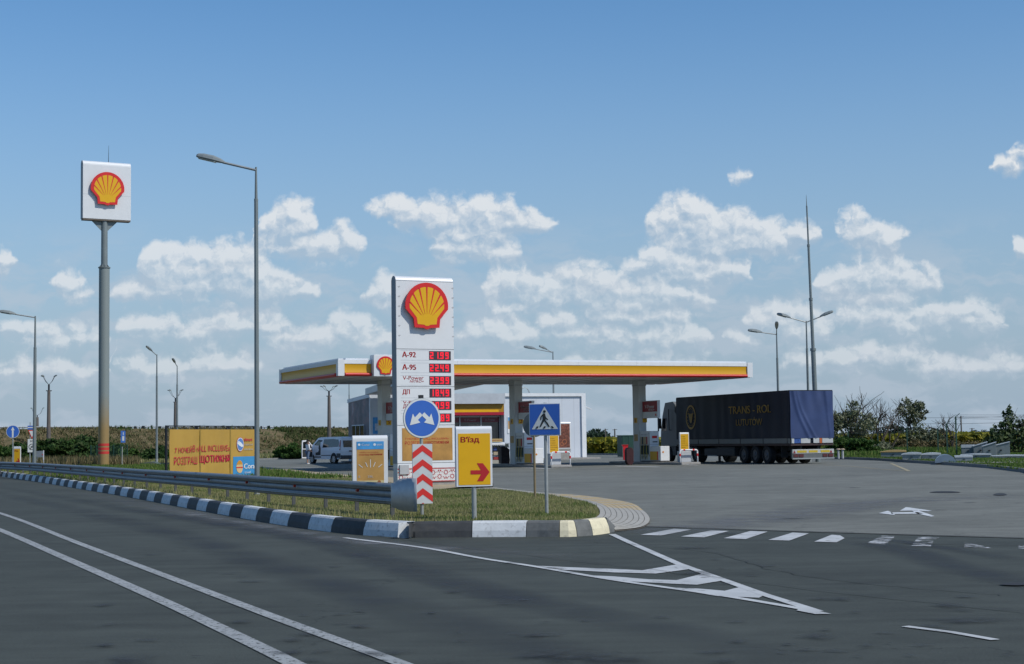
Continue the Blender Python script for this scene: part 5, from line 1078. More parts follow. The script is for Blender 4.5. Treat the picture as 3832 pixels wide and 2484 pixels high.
# ------------------------------------------------------------------ shop
SX, SY, SA = -10.3, 114.2, R(23.6); SL, SD, SHh = 17.24, 5.3, 5.0
t = thing('shop', 'white flat roofed station shop with yellow and red band over its windows', 'shop', (SX, SY, 0), SA)
CLAD = OFFW
xw0, xw1 = 3.2, 10.45
b = MB(); b.prism([(0, 0), (SD, 0), (SD, 4.72), (0, SHh)], .02, 3.19, 'x'); b.prism([(.9, 0), (SD, 0), (SD, 4.72), (.9, 4.95)], 3.19, 10.5, 'x'); b.prism([(0, 0), (SD, 0), (SD, 4.72), (0, SHh-.02)], 10.5, SL-.02, 'x'); b.build('wall', CLAD, t)
b = MB(); b.box(3.2, 10.49, -.28, .9, 4.24, SHh); b.build('upper_fascia', M('fascia_grey', (.44, .47, .50), .4), t)
b = MB(); b.box(3.2, 10.48, .02, .6, 3.62, 4.235); b.build('yellow_band', M('shop_yellow', (.36, .19, .01), .4), t); b = MB(); b.box(3.2, 10.05, -.02, .015, 3.62, 3.80); b.build('yellow_lightbar', YEL, t)
b = MB(); b.box(3.2, 10.48, -.03, .6, 3.40, 3.615); b.build('red_band', M('shop_red', (.34, .012, .03), .4), t)
for i, (xa, xb) in enumerate(((3.3, 5.2), (5.2, 7.15), (7.15, 8.85), (8.85, 10.38))):
    b = MB(); b.box(xa, xb, .62, .9, .5, 3.36); w = b.build('window', GLASS, t)
    b = MB(); b.box(xa-.03, xa+.03, .54, .61, .5, 3.36); b.box(xb-.031, xb+.029, .54, .608, .5, 3.36) if i == 3 else None; b.box(xa+.03, xb-.032, .55, .6, 3.30, 3.36); b.box(xa+.03, xb-.032, .55, .6, .5, .58); b.build('frame', M('frame_grey', (.5, .52, .53), .4, .3), w)
    b = MB(); b.box(xa+.08, xb-.08, .60, .615, 2.88, 3.22); bn2 = b.build('window_banner', M('window_red', (.14, .02, .03), .3), w)
    b = MB(); put_text(b, 'V-Power', xa+.35, xb-.35, 2.96, 3.14, .596, .02); b.build('lettering', M('faint_letter', (.35, .27, .28), .5), bn2)
for x in (13.15, 14.2, 15.3, 16.3, 12.1, 11.1): b = MB(); b.box(x-.012, x+.012, -.004, .01, .15, 4.7); b.build('panel_joint', M('seam_light'), t)
b = MB(); b.box(10.51, SL, -.14, -.001, 4.78, SHh+.02); b.box(SL-.34, SL, -.14, -.001, .05, 4.779); b.build('white_surround', WHITE2, t)
b = MB(); b.box(SL, SL+.02, -.14, SD, .0, SHh+.02); b.build('end_wall', CLAD, t)
def mural():
    m = bpy.data.materials.new('mural_grey'); m.use_nodes = True; q = m.node_tree; bs = q.nodes['Principled BSDF']; tc = q.nodes.new('ShaderNodeTexCoord')
    nn = nd(q, 'ShaderNodeTexNoise'); nn.inputs['Scale'].default_value = 1.1; nn.inputs['Detail'].default_value = 5; q.links.new(tc.outputs['Object'], nn.inputs[0])
    q.links.new(ramp(q, nn.outputs['Fac'], [(.35, (.07, .07, .085)), (.5, (.12, .115, .14)), (.6, (.19, .12, .13)), (.72, (.33, .32, .34))]), bs.inputs['Base Color']); bs.inputs['Roughness'].default_value = .5; return m
b = MB(); b.prism([(.15, .3), (SD-.1, .3), (SD-.1, 4.45), (.15, 4.72)], -.012, .018, 'x'); b.build('mural', mural(), t)
b = MB(); b.prism([(0, 4.74), (SD, 4.47), (SD, 4.74), (0, 5.02)], -.06, .019, 'x'); b.prism([(-.02, .0), (.15, .0), (.15, 4.73), (-.02, 4.735)], -.05, .018, 'x'); b.build('edge_trim', WHITE2, t)
for ya in (1.3, 2.3, 3.3): b = MB(); b.box(-.05, -.014, ya, ya+.85, 1.2, 2.75); w = b.build('side_window', GLASS, t); b = MB(); b.box(-.07, -.051, ya-.02, ya+.03, 1.2, 2.8); b.box(-.07, -.051, ya+.03, ya+.9, 2.74, 2.8); b.build('frame', WHITE2, w)
b = MB(); b.box(.18, .85, -.03, -.001, 2.1, 3.3); po = b.build('poster', SKYB, t); b = MB(); b.box(.32, .70, -.034, -.031, 2.35, 2.85); b.build('picture', M('poster_pale', (.45, .5, .55), .5, var=.3, vs=6), po)
b = MB(); b.box(10.75, 11.55, -.04, -.001, 2.02, 3.28); po = b.build('poster', WHITE2, t); b = MB(); b.box(10.80, 11.5, -.045, -.041, 2.35, 2.95); b.build('picture', TAN, po); b = MB(); b.box(10.80, 11.5, -.045, -.041, 2.955, 3.22); b.build('sky_strip', SKYB, po)
b = MB(); b.box(.6, 1.7, 1.0, 2.0, 4.9, 5.55); b.build('roof_unit', M('roof_unit_white', (.55, .56, .56), .5), t)
for k in range(2):
    b = MB(); b.tube([(13.6+k*.25+.42*math.cos(a)+.0, 3.2+k*.4, 4.75+.2+.62*math.sin(a)) for a in [PI*i/14 for i in range(15)]], .022, 6); b.build('ladder_hoop', GALVP, t)
b = MB(); b.cyl((SL, .3, 4.0), (SL+.35, .2, 3.9), .03); b.bar((SL+.05, .2, 4.02), (SL+.62, .1, 3.78), .16, .10); b.build('floodlight', WHITE2, t)
b = MB(); b.box(-.6, SL+.6, -1.3, SD, 0, .13); pv = b.build('shop_pavement', CONC); pv.location = (SX, SY, 0); pv.rotation_euler.z = SA; tag(pv, kind='structure')

# ------------------------------------------------------------------ pumps and their furniture, one set per pillar
HOSE = M('hose_black', (.02, .02, .022), .5); HOSEY = M('hose_yellow', (.45, .36, .06), .5)
def make_pump(label):
    t = thing('fuel_pump', label, 'fuel pump', (0, 0, .15), 0, 'fuel pumps under the canopy')
    b = MB(); b.box(-.30, .30, -1.15, 0, .06, 1.78); b.build('tall_cabinet', WHITE2, t, bevel=.015)
    b = MB(); b.box(-.295, .295, -2.38, -1.152, .06, .90); b.build('low_cabinet', WHITE2, t, bevel=.02)
    b = MB(); b.box(-.27, .27, -2.34, -.02, -.02, .058); b.build('plinth', DARK, t)
    b = MB(); b.box(-.325, -.301, -1.0, -.06, .42, .95); b.build('nozzle_recess', M('pump_dark_green', (.015, .04, .035), .5), t)
    for k in range(5):
        y = -.14-k*.17; b = MB(); b.box(-.345, -.303, y-.035, y+.035, 1.02, 1.45); nz = b.build('nozzle', M('nozzle_red', (.35, .03, .03), .5) if k == 4 else (HOSE if k == 1 else M('nozzle_tan', (.45, .36, .2), .5)), t)
        b = MB(); b.tube([(-.33, y, 1.02), (-.37, y-.02, .7), (-.40, y-.05, .35), (-.38, y-.1, .12), (-.34, y-.08, .3), (-.32, y-.06, .5)], .016, 5); b.build('hose', HOSEY if k % 2 == 0 else HOSE, nz)
        b = MB(); b.box(-.306, -.301, y-.03, y+.03, 1.52, 1.62); b.build('grade_button', M('button_grey', (.25, .27, .30), .5), t)
    b = MB(); b.box(-.306, -.301, -1.12, -1.02, .3, 1.7); b.build('trim_strip', GREYP, t)
    b = MB(); b.box(-.15, .18, -1.158, -1.152, 1.36, 1.5); b.build('red_label', RED, t); b = MB(); b.box(-.12, .2, -1.158, -1.1525, 1.12, 1.18); b.build('dark_label', DARK, t)
    b = MB(); b.box(-.31, .31, -1.165, .01, .985, 1.012); b.build('seam_band', GREYP, t)
    b = MB(); b.box(-.312, -.297, -2.0, -1.16, .10, .60); b.build('yellow_panel', YEL, t); b = MB(); b.box(-.313, -.297, -2.09, -2.001, .10, .60); b.build('red_panel', RED, t)
    emblem(t, -.13, .56, .11, -2.385, .004)
    return t
def make_banner(label):
    t = thing('banner_sign', label, 'sign', (0, 0, 0), 0, 'fuel brand panels above the pumps')
    b = MB(); b.box(-.09, .09, -1.85, -.02, 2.68, 3.70); b.build('panel', WHITE2, t, bevel=.01)
    b = MB(); b.box(-.095, -.0905, -1.83, -.06, 3.05, 3.66); rp_ = b.build('red_face', M('dark_red_face', (.28, .012, .02), .45), t)
    b = MB(); mk = lambda y0, y1, z0, z1: (lambda q: (-.099, y0+(y1-y0)*q[0], z0+(z1-z0)*q[1]))
    put_text(b, 'V-Power', 0, 1, 0, 1, 0, .03, mk(-.35, -1.5, 3.25, 3.46)); put_text(b, 'NITRO+', 0, 1, 0, 1, 0, .03, mk(-.8, -1.5, 3.11, 3.22)); b.build('lettering', M('letter_pale', (.55, .5, .5), .5), rp_)
    b = MB(); b.box(-.096, -.0905, -1.70, -1.58, 2.80, 2.92); b.build('small_emblem', RED, t)
    b = MB(); b.box(-.03, .03, -1.78, -1.72, .15+1.75, 2.68); b.build('strut', DARK, t); return t
def make_guide(label):
    t = thing('guide_sign', label, 'sign', (0, 0, .15), 0, 'yellow guide signs at the pump islands')
    b = MB(); b.prism(round_top(.12, .64, 1.66, y0=-.06), -.29, .29, 'x'); f = b.build('sign_body', WHITE2, t); b = MB(); b.box(-.255, .255, -.066, -.0605, .67, 1.57); yf = b.build('yellow_face', YELD, t)
    b = MB()
    for k in range(6): put_text(b, 'НАЛИВ АЗС'[:5+k % 4], -.22, .02+.045*k % .2, 1.40-.12*k, 1.44-.12*k, -.070, .01)
    b.build('lettering', M('print_brown', (.15, .05, .02), .6), yf)
    b = MB(); b.box(-.33, .33, -.22, .22, 0, .62); b.build('pedestal', GREYP, t, bevel=.02); return t
def make_hoop(label):
    t = thing('hoop_barrier', label, 'hoop barrier', (0, 0, 0), 0, 'red and white hoop barriers at the pump islands'); pts = []
    for a in range(0, 91, 15): pts.append((-.44-.12*math.cos(R(a))+.0, 0, .66+.12*math.sin(R(a))))
    pts = [(-.56, 0, .0), (-.56, 0, .66)][:1]+pts+[(-p[0], 0, p[2]) for p in reversed(pts)]+[(.56, 0, .0)]
    b = MB(); b.tube(pts, .045, 10); b.build('tube', WHITE2, t, smooth=True)
    for a, c in (((-.56, 0, .44), (-.56, 0, .58)), ((.56, 0, .44), (.56, 0, .58)), ((-.36, 0, .78), (-.24, 0, .78)), ((.24, 0, .78), (.36, 0, .78))): b = MB(); b.cyl(a, c, .048, n=12); b.build('red_band', RED, t)
    return t
islands = []
pump0 = make_pump('white fuel pump beside the first pillar, partly behind the price pylon'); ban0 = make_banner('dark red fuel panel on the left pillar, partly hidden by the price pylon'); g0 = make_guide('yellow guide sign on a grey box at the middle pump island'); h0 = make_hoop('red and white hoop barrier at the middle pump island')
PL = ['white fuel pump beside the first pillar, partly behind the price pylon', 'white fuel pump behind the pedestrian crossing sign', 'white fuel pump in front of the right pillar next to the lorry']
BL = ['dark red fuel panel on the left pillar, partly hidden by the price pylon', 'dark red fuel panel on the middle pillar left of the pedestrian sign', 'dark red fuel panel on the right pillar next to the lorry cab']
for i, px_ in enumerate(PILX):
    at = lambda dx, dy, z=0: (*cpt(px_+dx, 5.13+dy), z)
    b = MB(); b.box(-.62, .62, -5.5, 3.2, 0, .15); o = b.build('pump_island', CONC, bevel=.04); o.location = at(0, 0); o.rotation_euler.z = CT; tag(o, ['concrete pump island at the left pillar', 'concrete pump island at the middle pillar', 'concrete pump island at the right pillar'][i], 'kerb island', 'pump islands under the canopy')
    if i == 0: a, c = pump0, ban0; a.location = at(.05, -.12, .15); a.rotation_euler.z = CT; c.location = at(.05, -.02); c.rotation_euler.z = CT
    else: copy_tree(pump0, at(.05, -.12, .15), CT, PL[i]); copy_tree(ban0, at(.05, -.02), CT, BL[i])
    if i == 1: g0.location = at(.0, -4.55, .15); g0.rotation_euler.z = CT; h0.location = at(.15, -5.1, .05); h0.rotation_euler.z = CT
    if i == 2: copy_tree(g0, at(0, -4.75, .15), CT, 'yellow guide sign on a grey box in front of the lorry'); copy_tree(h0, at(0, -5.25, .05), CT, 'red and white hoop barrier in front of the lorry')

# ------------------------------------------------------------------ poster stands
def poster_stand(loc, rz, w, z0, z1, label, kind):
    t = thing('poster_stand', label, 'advertising stand', loc, rz); b = MB(); b.prism(round_top(.2, z0, z1, y0=-.1), -w/2, w/2, 'x'); bd = b.build('frame', WHITE, t, bevel=.02)
    b = MB(); b.box(-w/2+.05, w/2-.05, -.08, .08, 0, z0-.001); b.build('plinth', CONC if kind == 'food' else WHITE2, t)
    xa, xb, za, zb = -w/2+.10, w/2-.10, z0+.07, z1-.15
    b = MB(); b.box(xa, xb, -.106, -.1005, za, zb)
    if kind == 'food':
        f = b.build('poster', M('food_poster', (.16, .055, .035), .5, var=.85, vs=7), t); b = MB(); cx_ = (xa+xb)/2; ring(b, cx_+.08, za+.42, .14, .19, -.109, 20); ring(b, cx_-.12, za+.28, .10, .14, -.109, 20); b.build('pretzels', M('pretzel', (.36, .12, .05), .6), f); return t
    f = b.build('poster', TAN, t); hh = zb-za; b = MB(); b.box(xa, xb, -.110, -.1065, zb-hh*.185, zb); b.build('blue_sky', SKYB, f)
    b = MB(); put_text(b, 'Coral', xa+(xb-xa)*.18, xa+(xb-xa)*.46, zb-hh*.10, zb-hh*.055, -.113, .03); dot(b, xa+(xb-xa)*.09, zb-hh*.075, .03, -.113, 14); dot(b, xa+(xb-xa)*.66, zb-hh*.075, .032, -.113, 14); put_text(b, 'smart', xa+(xb-xa)*.74, xa+(xb-xa)*.94, zb-hh*.10, zb-hh*.06, -.113, 0); b.build('lettering', PW, f)
    b = MB(); put_text(b, '7 НОЧЕЙ В «ALL INCLUSIVE»', xa+(xb-xa)*.08, xa+(xb-xa)*.8, zb-hh*.265, zb-hh*.235, -.111, 0); put_text(b, 'РОЗІГРАШ', xa+(xb-xa)*.08, xa+(xb-xa)*.46, zb-hh*.33, zb-hh*.29, -.111, 0); put_text(b, 'ЩОТИЖНЯ', xa+(xb-xa)*.50, xa+(xb-xa)*.94, zb-hh*.33, zb-hh*.29, -.111, .03); b.build('lettering', REDT, f)
    b = MB(); cx_ = (xa+xb)/2; cz_ = za+hh*.24
    for a, l0, l1 in ((90, .16, .36), (62, .20, .33), (118, .20, .33), (33, .30, .44), (147, .30, .44)):
        c_, s_ = math.cos(R(a)), math.sin(R(a)); b.bar((cx_+c_*l0*.8, -.1125, cz_+s_*l0), (cx_+c_*l1*.8, -.1125, cz_+s_*l1), .002, .014)
    put_text(b, 'E', cx_-.30, cx_-.26, cz_-.09, cz_-.04, -.113, .02); put_text(b, '25L', cx_-.07, cx_+.07, cz_-.09, cz_-.04, -.113, .02); b.build('gauge', PW, f)
    b = MB(); b.box(xa, xb, -.1095, -.1066, za, za+hh*.085); b.build('cream_strip', M('poster_cream', (.55, .47, .25), .5, var=.2, vs=6), f); b = MB(); dot(b, xa+(xb-xa)*.82, za+hh*.045, .045, -.112, 16); b.build('badge', M('badge_brown', (.30, .12, .04), .5), f); return t
x = Xat(1384, 40, 1.2); poster_stand((x, 40, .18), R(12), .885, .22, Zat((x, 40), 1629)-.18, 'white framed poster stand with a sandy holiday poster behind the crash barrier', 'holiday')
x = Xat(2106, 112, 1.5); poster_stand((x, 112, .13), CT, 1.22, .72, Zat((x, 112), 1578)-.13, 'white framed stand with a dark food poster against the shop wall', 'food')

# ------------------------------------------------------------------ display rack, bins, container near the shop
x = Xat(1800, 104, 1); t = thing('goods_rack', 'open goods rack with a white scalloped awning outside the shop', 'display rack', (x, 104, .0), CT*.4); Zr = lambda y: Zat((x, 104), y)
b = MB(); b.prism([(-.35, Zr(1664)), (.35, Zr(1655)), (.35, Zr(1658)), (-.35, Zr(1667))], -1.65, 1.6, 'x')
for k in range(26): b.prism([(-1.65+k*.125, Zr(1664)), (-1.65+(k+1)*.125, Zr(1664)), (-1.65+(k+.5)*.125, Zr(1668.5))], -.37, -.352, 'y')
b.build('awning', WHITE, t)
b = MB(); b.box(-1.5, 1.45, .1, .16, Zr(1654), Zr(1642)); f = b.build('name_board', M('cream_board', (.50, .38, .17), .5), t); b = MB(); put_text(b, 'ДО ПОЛУНИЧКИ', -.1, 1.38, Zr(1651.5), Zr(1646), .095, .02); b.build('lettering', REDT, f)
for z in (.25, .55, .85): b = MB(); b.box(-1.55, 1.2, -.25, .25, z-.02, z); b.build('shelf', DARK, t)
for x_ in (-1.6, 1.2): b = MB(); b.box(x_-.03, x_+.03, -.28, .28, 0, Zr(1660)-.05); b.build('upright', DARK, t)
cols_ = [M('pack_red', (.35, .05, .05), .5), M('pack_cream', (.5, .42, .3), .5), M('pack_blue', (.06, .1, .3), .5), M('pack_grey', (.3, .32, .33), .5)]
for k in range(18):
    z = (.25, .55, .85)[k % 3]; x_ = -1.45+(k//3)*.45; b = MB(); b.box(x_, x_+.30+.08*math.sin(k), -.22, .1, z+.001, z+.15+.08*abs(math.sin(k*1.7))); tag(b.build('goods_box', cols_[(k*5+k//3) % 4], t), None)
b = MB(); b.box(.2, 1.1, -.38, -.27, .0, .22); b.build('pale_crate', M('pack_pale', (.42, .41, .36), .6), t)
x = Xat(1889, 98, .7); t = thing('covered_rack', 'dark covered stand with a small cream board left of the middle pump', 'covered stand', (x, 98, 0), CT*.5); Zr = lambda y: Zat((x, 98), y)
b = MB(); b.prism([(-.24, 0), (.22, 0), (.27, .3), (.25, .75), (.27, Zr(1676)-.1), (.1, Zr(1674)), (-.05, Zr(1668)), (-.27, Zr(1672)), (-.25, .6)], -.25, .25, 'y'); b.build('cover', M('dark_cover', (.035, .02, .022), .7, var=.4, vs=5), t, bevel=.03)
b = MB(); b.tube([(-.03, -.27, Zr(1676)), (0, -.27, Zr(1658)), (.22, -.27, Zr(1658.5)), (.20, -.27, Zr(1676))], .018, 6); b.build('frame', DARK, t); b = MB(); b.box(-.0, .19, -.28, -.262, Zr(1674), Zr(1660)); b.build('cream_board', M('cream_card', (.62, .55, .42), .6), t)
x = Xat(2354, 90.5, .5); t = thing('covered_reel', 'dark maroon covered stand just left of the right pillar', 'covered stand', (x, 90.5, 0), CT*.5); b = MB(); b.prism([(-.10, .0), (.12, .0), (.22, .2), (.23, .85), (.12, 1.0), (-.12, 1.0), (-.22, .85), (-.21, .22)], -.2, .2, 'y'); b.build('cover', M('maroon_cover', (.045, .012, .014), .6, var=.3, vs=5), t, bevel=.03); b = MB(); b.box(-.12, .12, -.1, .1, -.0, .05); b.build('foot', BLACK, t)
x = Xat(2339, 112, .5); t = thing('fire_point', 'bright red fire point box in front of the dark green container', 'fire box', (x, 112, 0), .1); b = MB(); b.prism([(-.13, 0), (.13, 0), (.16, .6), (.20, 1.02), (-.20, 1.02), (-.15, .9)], -.15, .15, 'y'); b.build('box_body', M('fire_red', (.62, .02, .025), .4), t, bevel=.02); b = MB(); b.box(-.22, .22, -.18, .18, 1.021, 1.07); b.build('lid', RED, t)
x = Xat(2350, 128, 1); t = thing('green_container', 'dark green metal container left of the right pillar', 'container', (x, 128, 0), .25); b = MB(); b.box(-.72, 1.4, -.6, .6, .05, 1.72); b.build('container_body', M('container_green', (.015, .055, .04), .5, var=.2), t, bevel=.02); b = MB(); b.box(-.76, 1.44, -.64, .64, 1.721, 1.78); b.build('lid', M('container_rim', (.03, .08, .06), .5), t)
for k in range(4): b = MB(); b.box(-.6+k*.5, -.55+k*.5, -.635, -.601, .1, 1.7); b.build('rib', M('container_rim'), t)

# ------------------------------------------------------------------ lorry
LX, LY, LT, LL, LW = 14.93, 85.33, R(20.7), 13.6, 2.68
t = thing('articulated_lorry', 'lorry with a dark blue curtain trailer lettered in gold, parked at the right hand pump', 'lorry', (LX, LY, 0), LT)
# local: x across (0 = left side), y forward along the trailer
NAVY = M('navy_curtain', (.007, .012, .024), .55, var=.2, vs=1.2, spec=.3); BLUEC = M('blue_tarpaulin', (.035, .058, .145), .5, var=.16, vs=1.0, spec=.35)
Zt, Zb = 4.0, 1.42
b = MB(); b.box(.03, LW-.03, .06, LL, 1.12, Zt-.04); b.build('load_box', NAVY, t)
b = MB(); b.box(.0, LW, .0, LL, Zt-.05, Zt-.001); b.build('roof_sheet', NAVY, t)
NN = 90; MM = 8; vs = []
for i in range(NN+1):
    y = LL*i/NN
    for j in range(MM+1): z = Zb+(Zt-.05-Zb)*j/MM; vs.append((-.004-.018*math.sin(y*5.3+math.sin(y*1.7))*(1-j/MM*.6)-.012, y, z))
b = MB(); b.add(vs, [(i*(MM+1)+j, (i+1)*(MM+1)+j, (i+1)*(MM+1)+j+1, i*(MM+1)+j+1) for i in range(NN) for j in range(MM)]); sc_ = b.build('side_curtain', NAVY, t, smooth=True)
NN = 60; MM = 30; vs = []
for i in range(NN+1):
    u = i/NN
    for j in range(MM+1):
        v = j/MM; z = Zb-.02+(Zt-.03-Zb)*v
        f = .05*math.exp(-((u-.08-.35*(1-v)**1.6)/.035)**2)+.04*math.exp(-((u-.16-.42*(1-v)**1.5)/.03)**2)+.03*math.exp(-((u-.92+.1*v)/.03)**2)+.02*math.sin(u*26+v*5)*(v**2)+.015*math.sin(u*9-v*7)
        vs.append((LW*u, -.03-f, z))
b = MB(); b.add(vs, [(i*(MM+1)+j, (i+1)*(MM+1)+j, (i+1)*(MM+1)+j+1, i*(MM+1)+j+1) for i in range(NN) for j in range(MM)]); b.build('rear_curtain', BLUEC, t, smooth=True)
GOLDP = M('gold_lettering', (.46, .28, .06), .6, var=.25, vs=9); mkL = lambda q: (-.048, q[0], q[1]); b = MB()
put_text(b, 'TRANS - ROL', 6.8, 1.95, 2.83, 3.27, 0, .02, mkL); put_text(b, 'LUTUTÓW', 5.95, 2.95, 2.15, 2.62, 0, .01, mkL); b.build('lettering', GOLDP, sc_)
b = MB(); cy_, cz_ = 11.6, 2.75
def elr(mb, rx0, rz0, rx1, rz1, n=32, x=-.048): mb.add([(x, cy_+rx*math.cos(2*PI*i/n), cz_+rz*math.sin(2*PI*i/n)) for rx, rz in ((rx0, rz0), (rx1, rz1)) for i in range(n)], [(i, (i+1) % n, n+(i+1) % n, n+i) for i in range(n)])
elr(b, .54, .62, .66, .74)
for k in range(16): a = 2*PI*k/16; b.add([(-.048, cy_+r_*math.cos(a+o_), cz_+r_*1.12*math.sin(a+o_)) for r_, o_ in ((.44, -.1), (.52, 0), (.44, .1))], [(0, 1, 2)])
b.flat([(cy_+u, cz_+v) for u, v in ((-.30, .28), (-.14, .20), (.14, .20), (.30, .28), (.24, .05), (.12, -.30), (0, -.38), (-.12, -.30), (-.24, .05))], lambda q: (-.050, q[0], q[1])); b.build('round_emblem', GOLDP, sc_)
b = MB(); b.box(-.02, .0, .05, LL-.02, 1.13, 1.40); lb_ = b.build('side_board', M('board_grey_alu', (.16, .17, .165), .5, .2), t)
for k in range(6): b = MB(); b.box(-.03, -.0205, .3+k*2.6, .36+k*2.6, 1.13, 1.40); b.build('board_joint', DARK, lb_)
for xa, xb in ((.05, .20), (.62, 1.20), (1.40, 1.76), (1.95, LW-.06)): b = MB(); b.box(xa, xb, -.02, .05, 1.13, 1.40); b.build('rear_board', M('alu_board', (.50, .51, .50), .45, .2), t)
b = MB(); put_text(b, 'TIR', .24, .56, 1.17, 1.38, -.02, .03); b.box(.21, .6, -.012, -.004, 1.14, 1.395); b.build('blue_plate', M('tir_blue', (.05, .12, .36), .5), t); b = MB(); b.box(1.78, 1.92, -.03, .0, 1.12, 1.39); b.build('orange_flap', M('orange_flap', (.45, .11, .03), .5), t)
b = MB(); b.box(.02, LW-.02, .02, LL, 1.0, 1.115); b.build('floor_frame', M('frame_brown', (.05, .03, .028), .6), t)
for x_ in (.75, LW-.85): b = MB(); b.box(x_, x_+.12, .3, LL-1, .72, .998); b.build('chassis_rail', DARK, t)
BUM = M('bumper_white', (.45, .46, .44), .5, dirt=.3)
b = MB(); b.box(.05, LW-.05, -.05, .1, .30, .80); bp_ = b.build('rear_bumper', M('bumper_grey', (.12, .13, .13), .6), t); b = MB(); b.box(.05, LW-.05, -.07, -.051, .575, .80); b.build('white_bar', BUM, bp_); b = MB(); b.box(.04, LW-.04, -.09, -.052, .27, .33); b.build('lower_lip', M('lip_grey', (.30, .32, .32), .5), bp_)
for xa, xb in ((.34, .92), (1.06, 1.60), (1.80, 2.36)): b = MB(); b.box(xa, xb, -.082, -.071, .62, .74); b.build('yellow_marker', M('marker_yellow', (.50, .36, .03), .5), bp_)
for xa in (.16, LW-.24): b = MB(); b.add([(xa-.08, -.084, .60), (xa+.08, -.084, .60), (xa, -.084, .75)], [(0, 1, 2)]); b.build('red_triangle', M('reflector_dark_red', (.25, .02, .03), .4), bp_)
for xa in (.12, .45, LW-.75, LW-.4): b = MB(); b.box(xa, xa+.28, -.08, -.052, .38, .54); b.build('tail_light', M('tail_lamp', (.10, .03, .03), .3), t)
def wheel(parent, x0, x1, y, r, name='wheel'):
    b = MB(); n = 26; xs_ = [(x0, r*.62), (x0, r*.93), (x0+.04, r), (x1-.04, r), (x1, r*.93), (x1, r*.62)]; vs = [(x, y+rr*math.cos(2*PI*i/n), r+rr*math.sin(2*PI*i/n)) for x, rr in xs_ for i in range(n)]
    b.add(vs, [(k*n+i, k*n+(i+1) % n, (k+1)*n+(i+1) % n, (k+1)*n+i) for k in range(5) for i in range(n)]); w = b.build(name, BLACK, parent, smooth=True)
    b = MB(); b.cyl((x0+.03, y, r), (x1-.03, y, r), r*.62, n=20); b.cyl((x0-.02, y, r), (x0+.03, y, r), r*.22, r*.3, 12); b.build('rim', M('rim_dull', (.10, .10, .105), .5, .3), w); return w
for y in (2.7, 4.0, 5.3): wheel(t, .02, .40, y, .50); wheel(t, LW-.42, LW-.04, y, .50)
for y, a, c in ((11.2, .02, .58), (15.0, .06, .36)): wheel(t, a, c, y, .50); wheel(t, LW-c-.02, LW-a-.02, y, .50)
for y0, y1 in ((1.95, 6.1),): b = MB(); b.box(.08, .5, y0, y1, 1.0, 1.06) if 0 else b.box(.45, LW-.5, 2.4, 5.6, .42, .60); b.build('axle', DARK, t)
b = MB(); b.box(-.0, .04, 6.3, 10.0, .45, .85); b.box(.2, .9, 6.6, 8.8, .4, .95); b.build('side_guard', M('guard_dark', (.04, .045, .05), .6), t)
b = MB(); b.box(.55, .67, 9.2, 9.32, .1, .99); b.box(LW-.67, LW-.55, 9.2, 9.32, .1, .99); b.box(.45, .77, 9.1, 9.42, .0, .1); b.build('landing_leg', DARK, t)
for xa in (.1, LW-.5): b = MB(); b.box(xa, xa+.4, 1.2, 1.24, .35, 1.0); b.build('mud_flap', BLACK, t)
CABG = M('cab_grey', (.17, .185, .19), .4, var=.06)
cy0, cy1 = 14.0, 16.15
b = MB(); b.prism([(cy0, .95), (cy1-.05, .95), (cy1, 1.4), (cy1-.05, 1.9), (cy1-.32, 2.95), (cy1-.7, 3.72), (cy0+.35, 3.78), (cy0, 3.55)], .1, LW-.12, 'x'); cb2 = b.build('cab', CABG, t, bevel=.06)
b = MB(); b.prism([(cy0+.15, 3.2), (cy0+.15, .98), (cy0-.02, .98), (cy0-.38, 1.1), (cy0-.4, 2.9)], .06, .1, 'x'); b.build('air_deflector', CABG, t)
b = MB(); b.prism([(cy1-.95, 1.95), (cy1-.14, 1.95), (cy1-.38, 2.75), (cy1-.95, 2.75)], .088, .098, 'x'); b.build('door_window', GLASS, cb2)
b = MB(); b.prism([(cy1-.06, 1.95), (cy1-.30, 2.85), (cy1-.26, 2.87), (cy1-.02, 1.97)], .25, LW-.27, 'x'); b.build('windscreen', GLASS, cb2)
b = MB(); b.tube([(cb, 14.6, 2.0) for cb in (.08, -.04)]+[(-.05, 14.6, 3.3)], .03, 6); b.build('exhaust_pipe', DARK, t)
b = MB(); b.box(-.14, .02, cy1-.35, cy1-.25, 2.1, 2.75); b.build('wing_mirror', DARK, t)
b = MB(); b.box(.12, LW-.14, cy0+.02, cy1+.02, .42, .94); b.build('cab_skirt', M('skirt_dark', (.07, .075, .08), .5), t); b = MB(); b.box(.12, .75, 12.0, 13.7, .45, .98); b.build('fuel_tank', M('tank_alu', (.22, .23, .24), .4, .5), t, bevel=.08)
b = MB(); b.box(.7, LW-.7, 10.2, 15.8, .75, .95); b.build('tractor_chassis', DARK, t)

# ------------------------------------------------------------------ white van with open door
h_ = math.atan2(.80, -.60); VX, VY = G(1249, 1735); t = thing('white_van', 'white passenger van with its front door open beyond the canopy', 'van', (VX, VY, 0), h_)
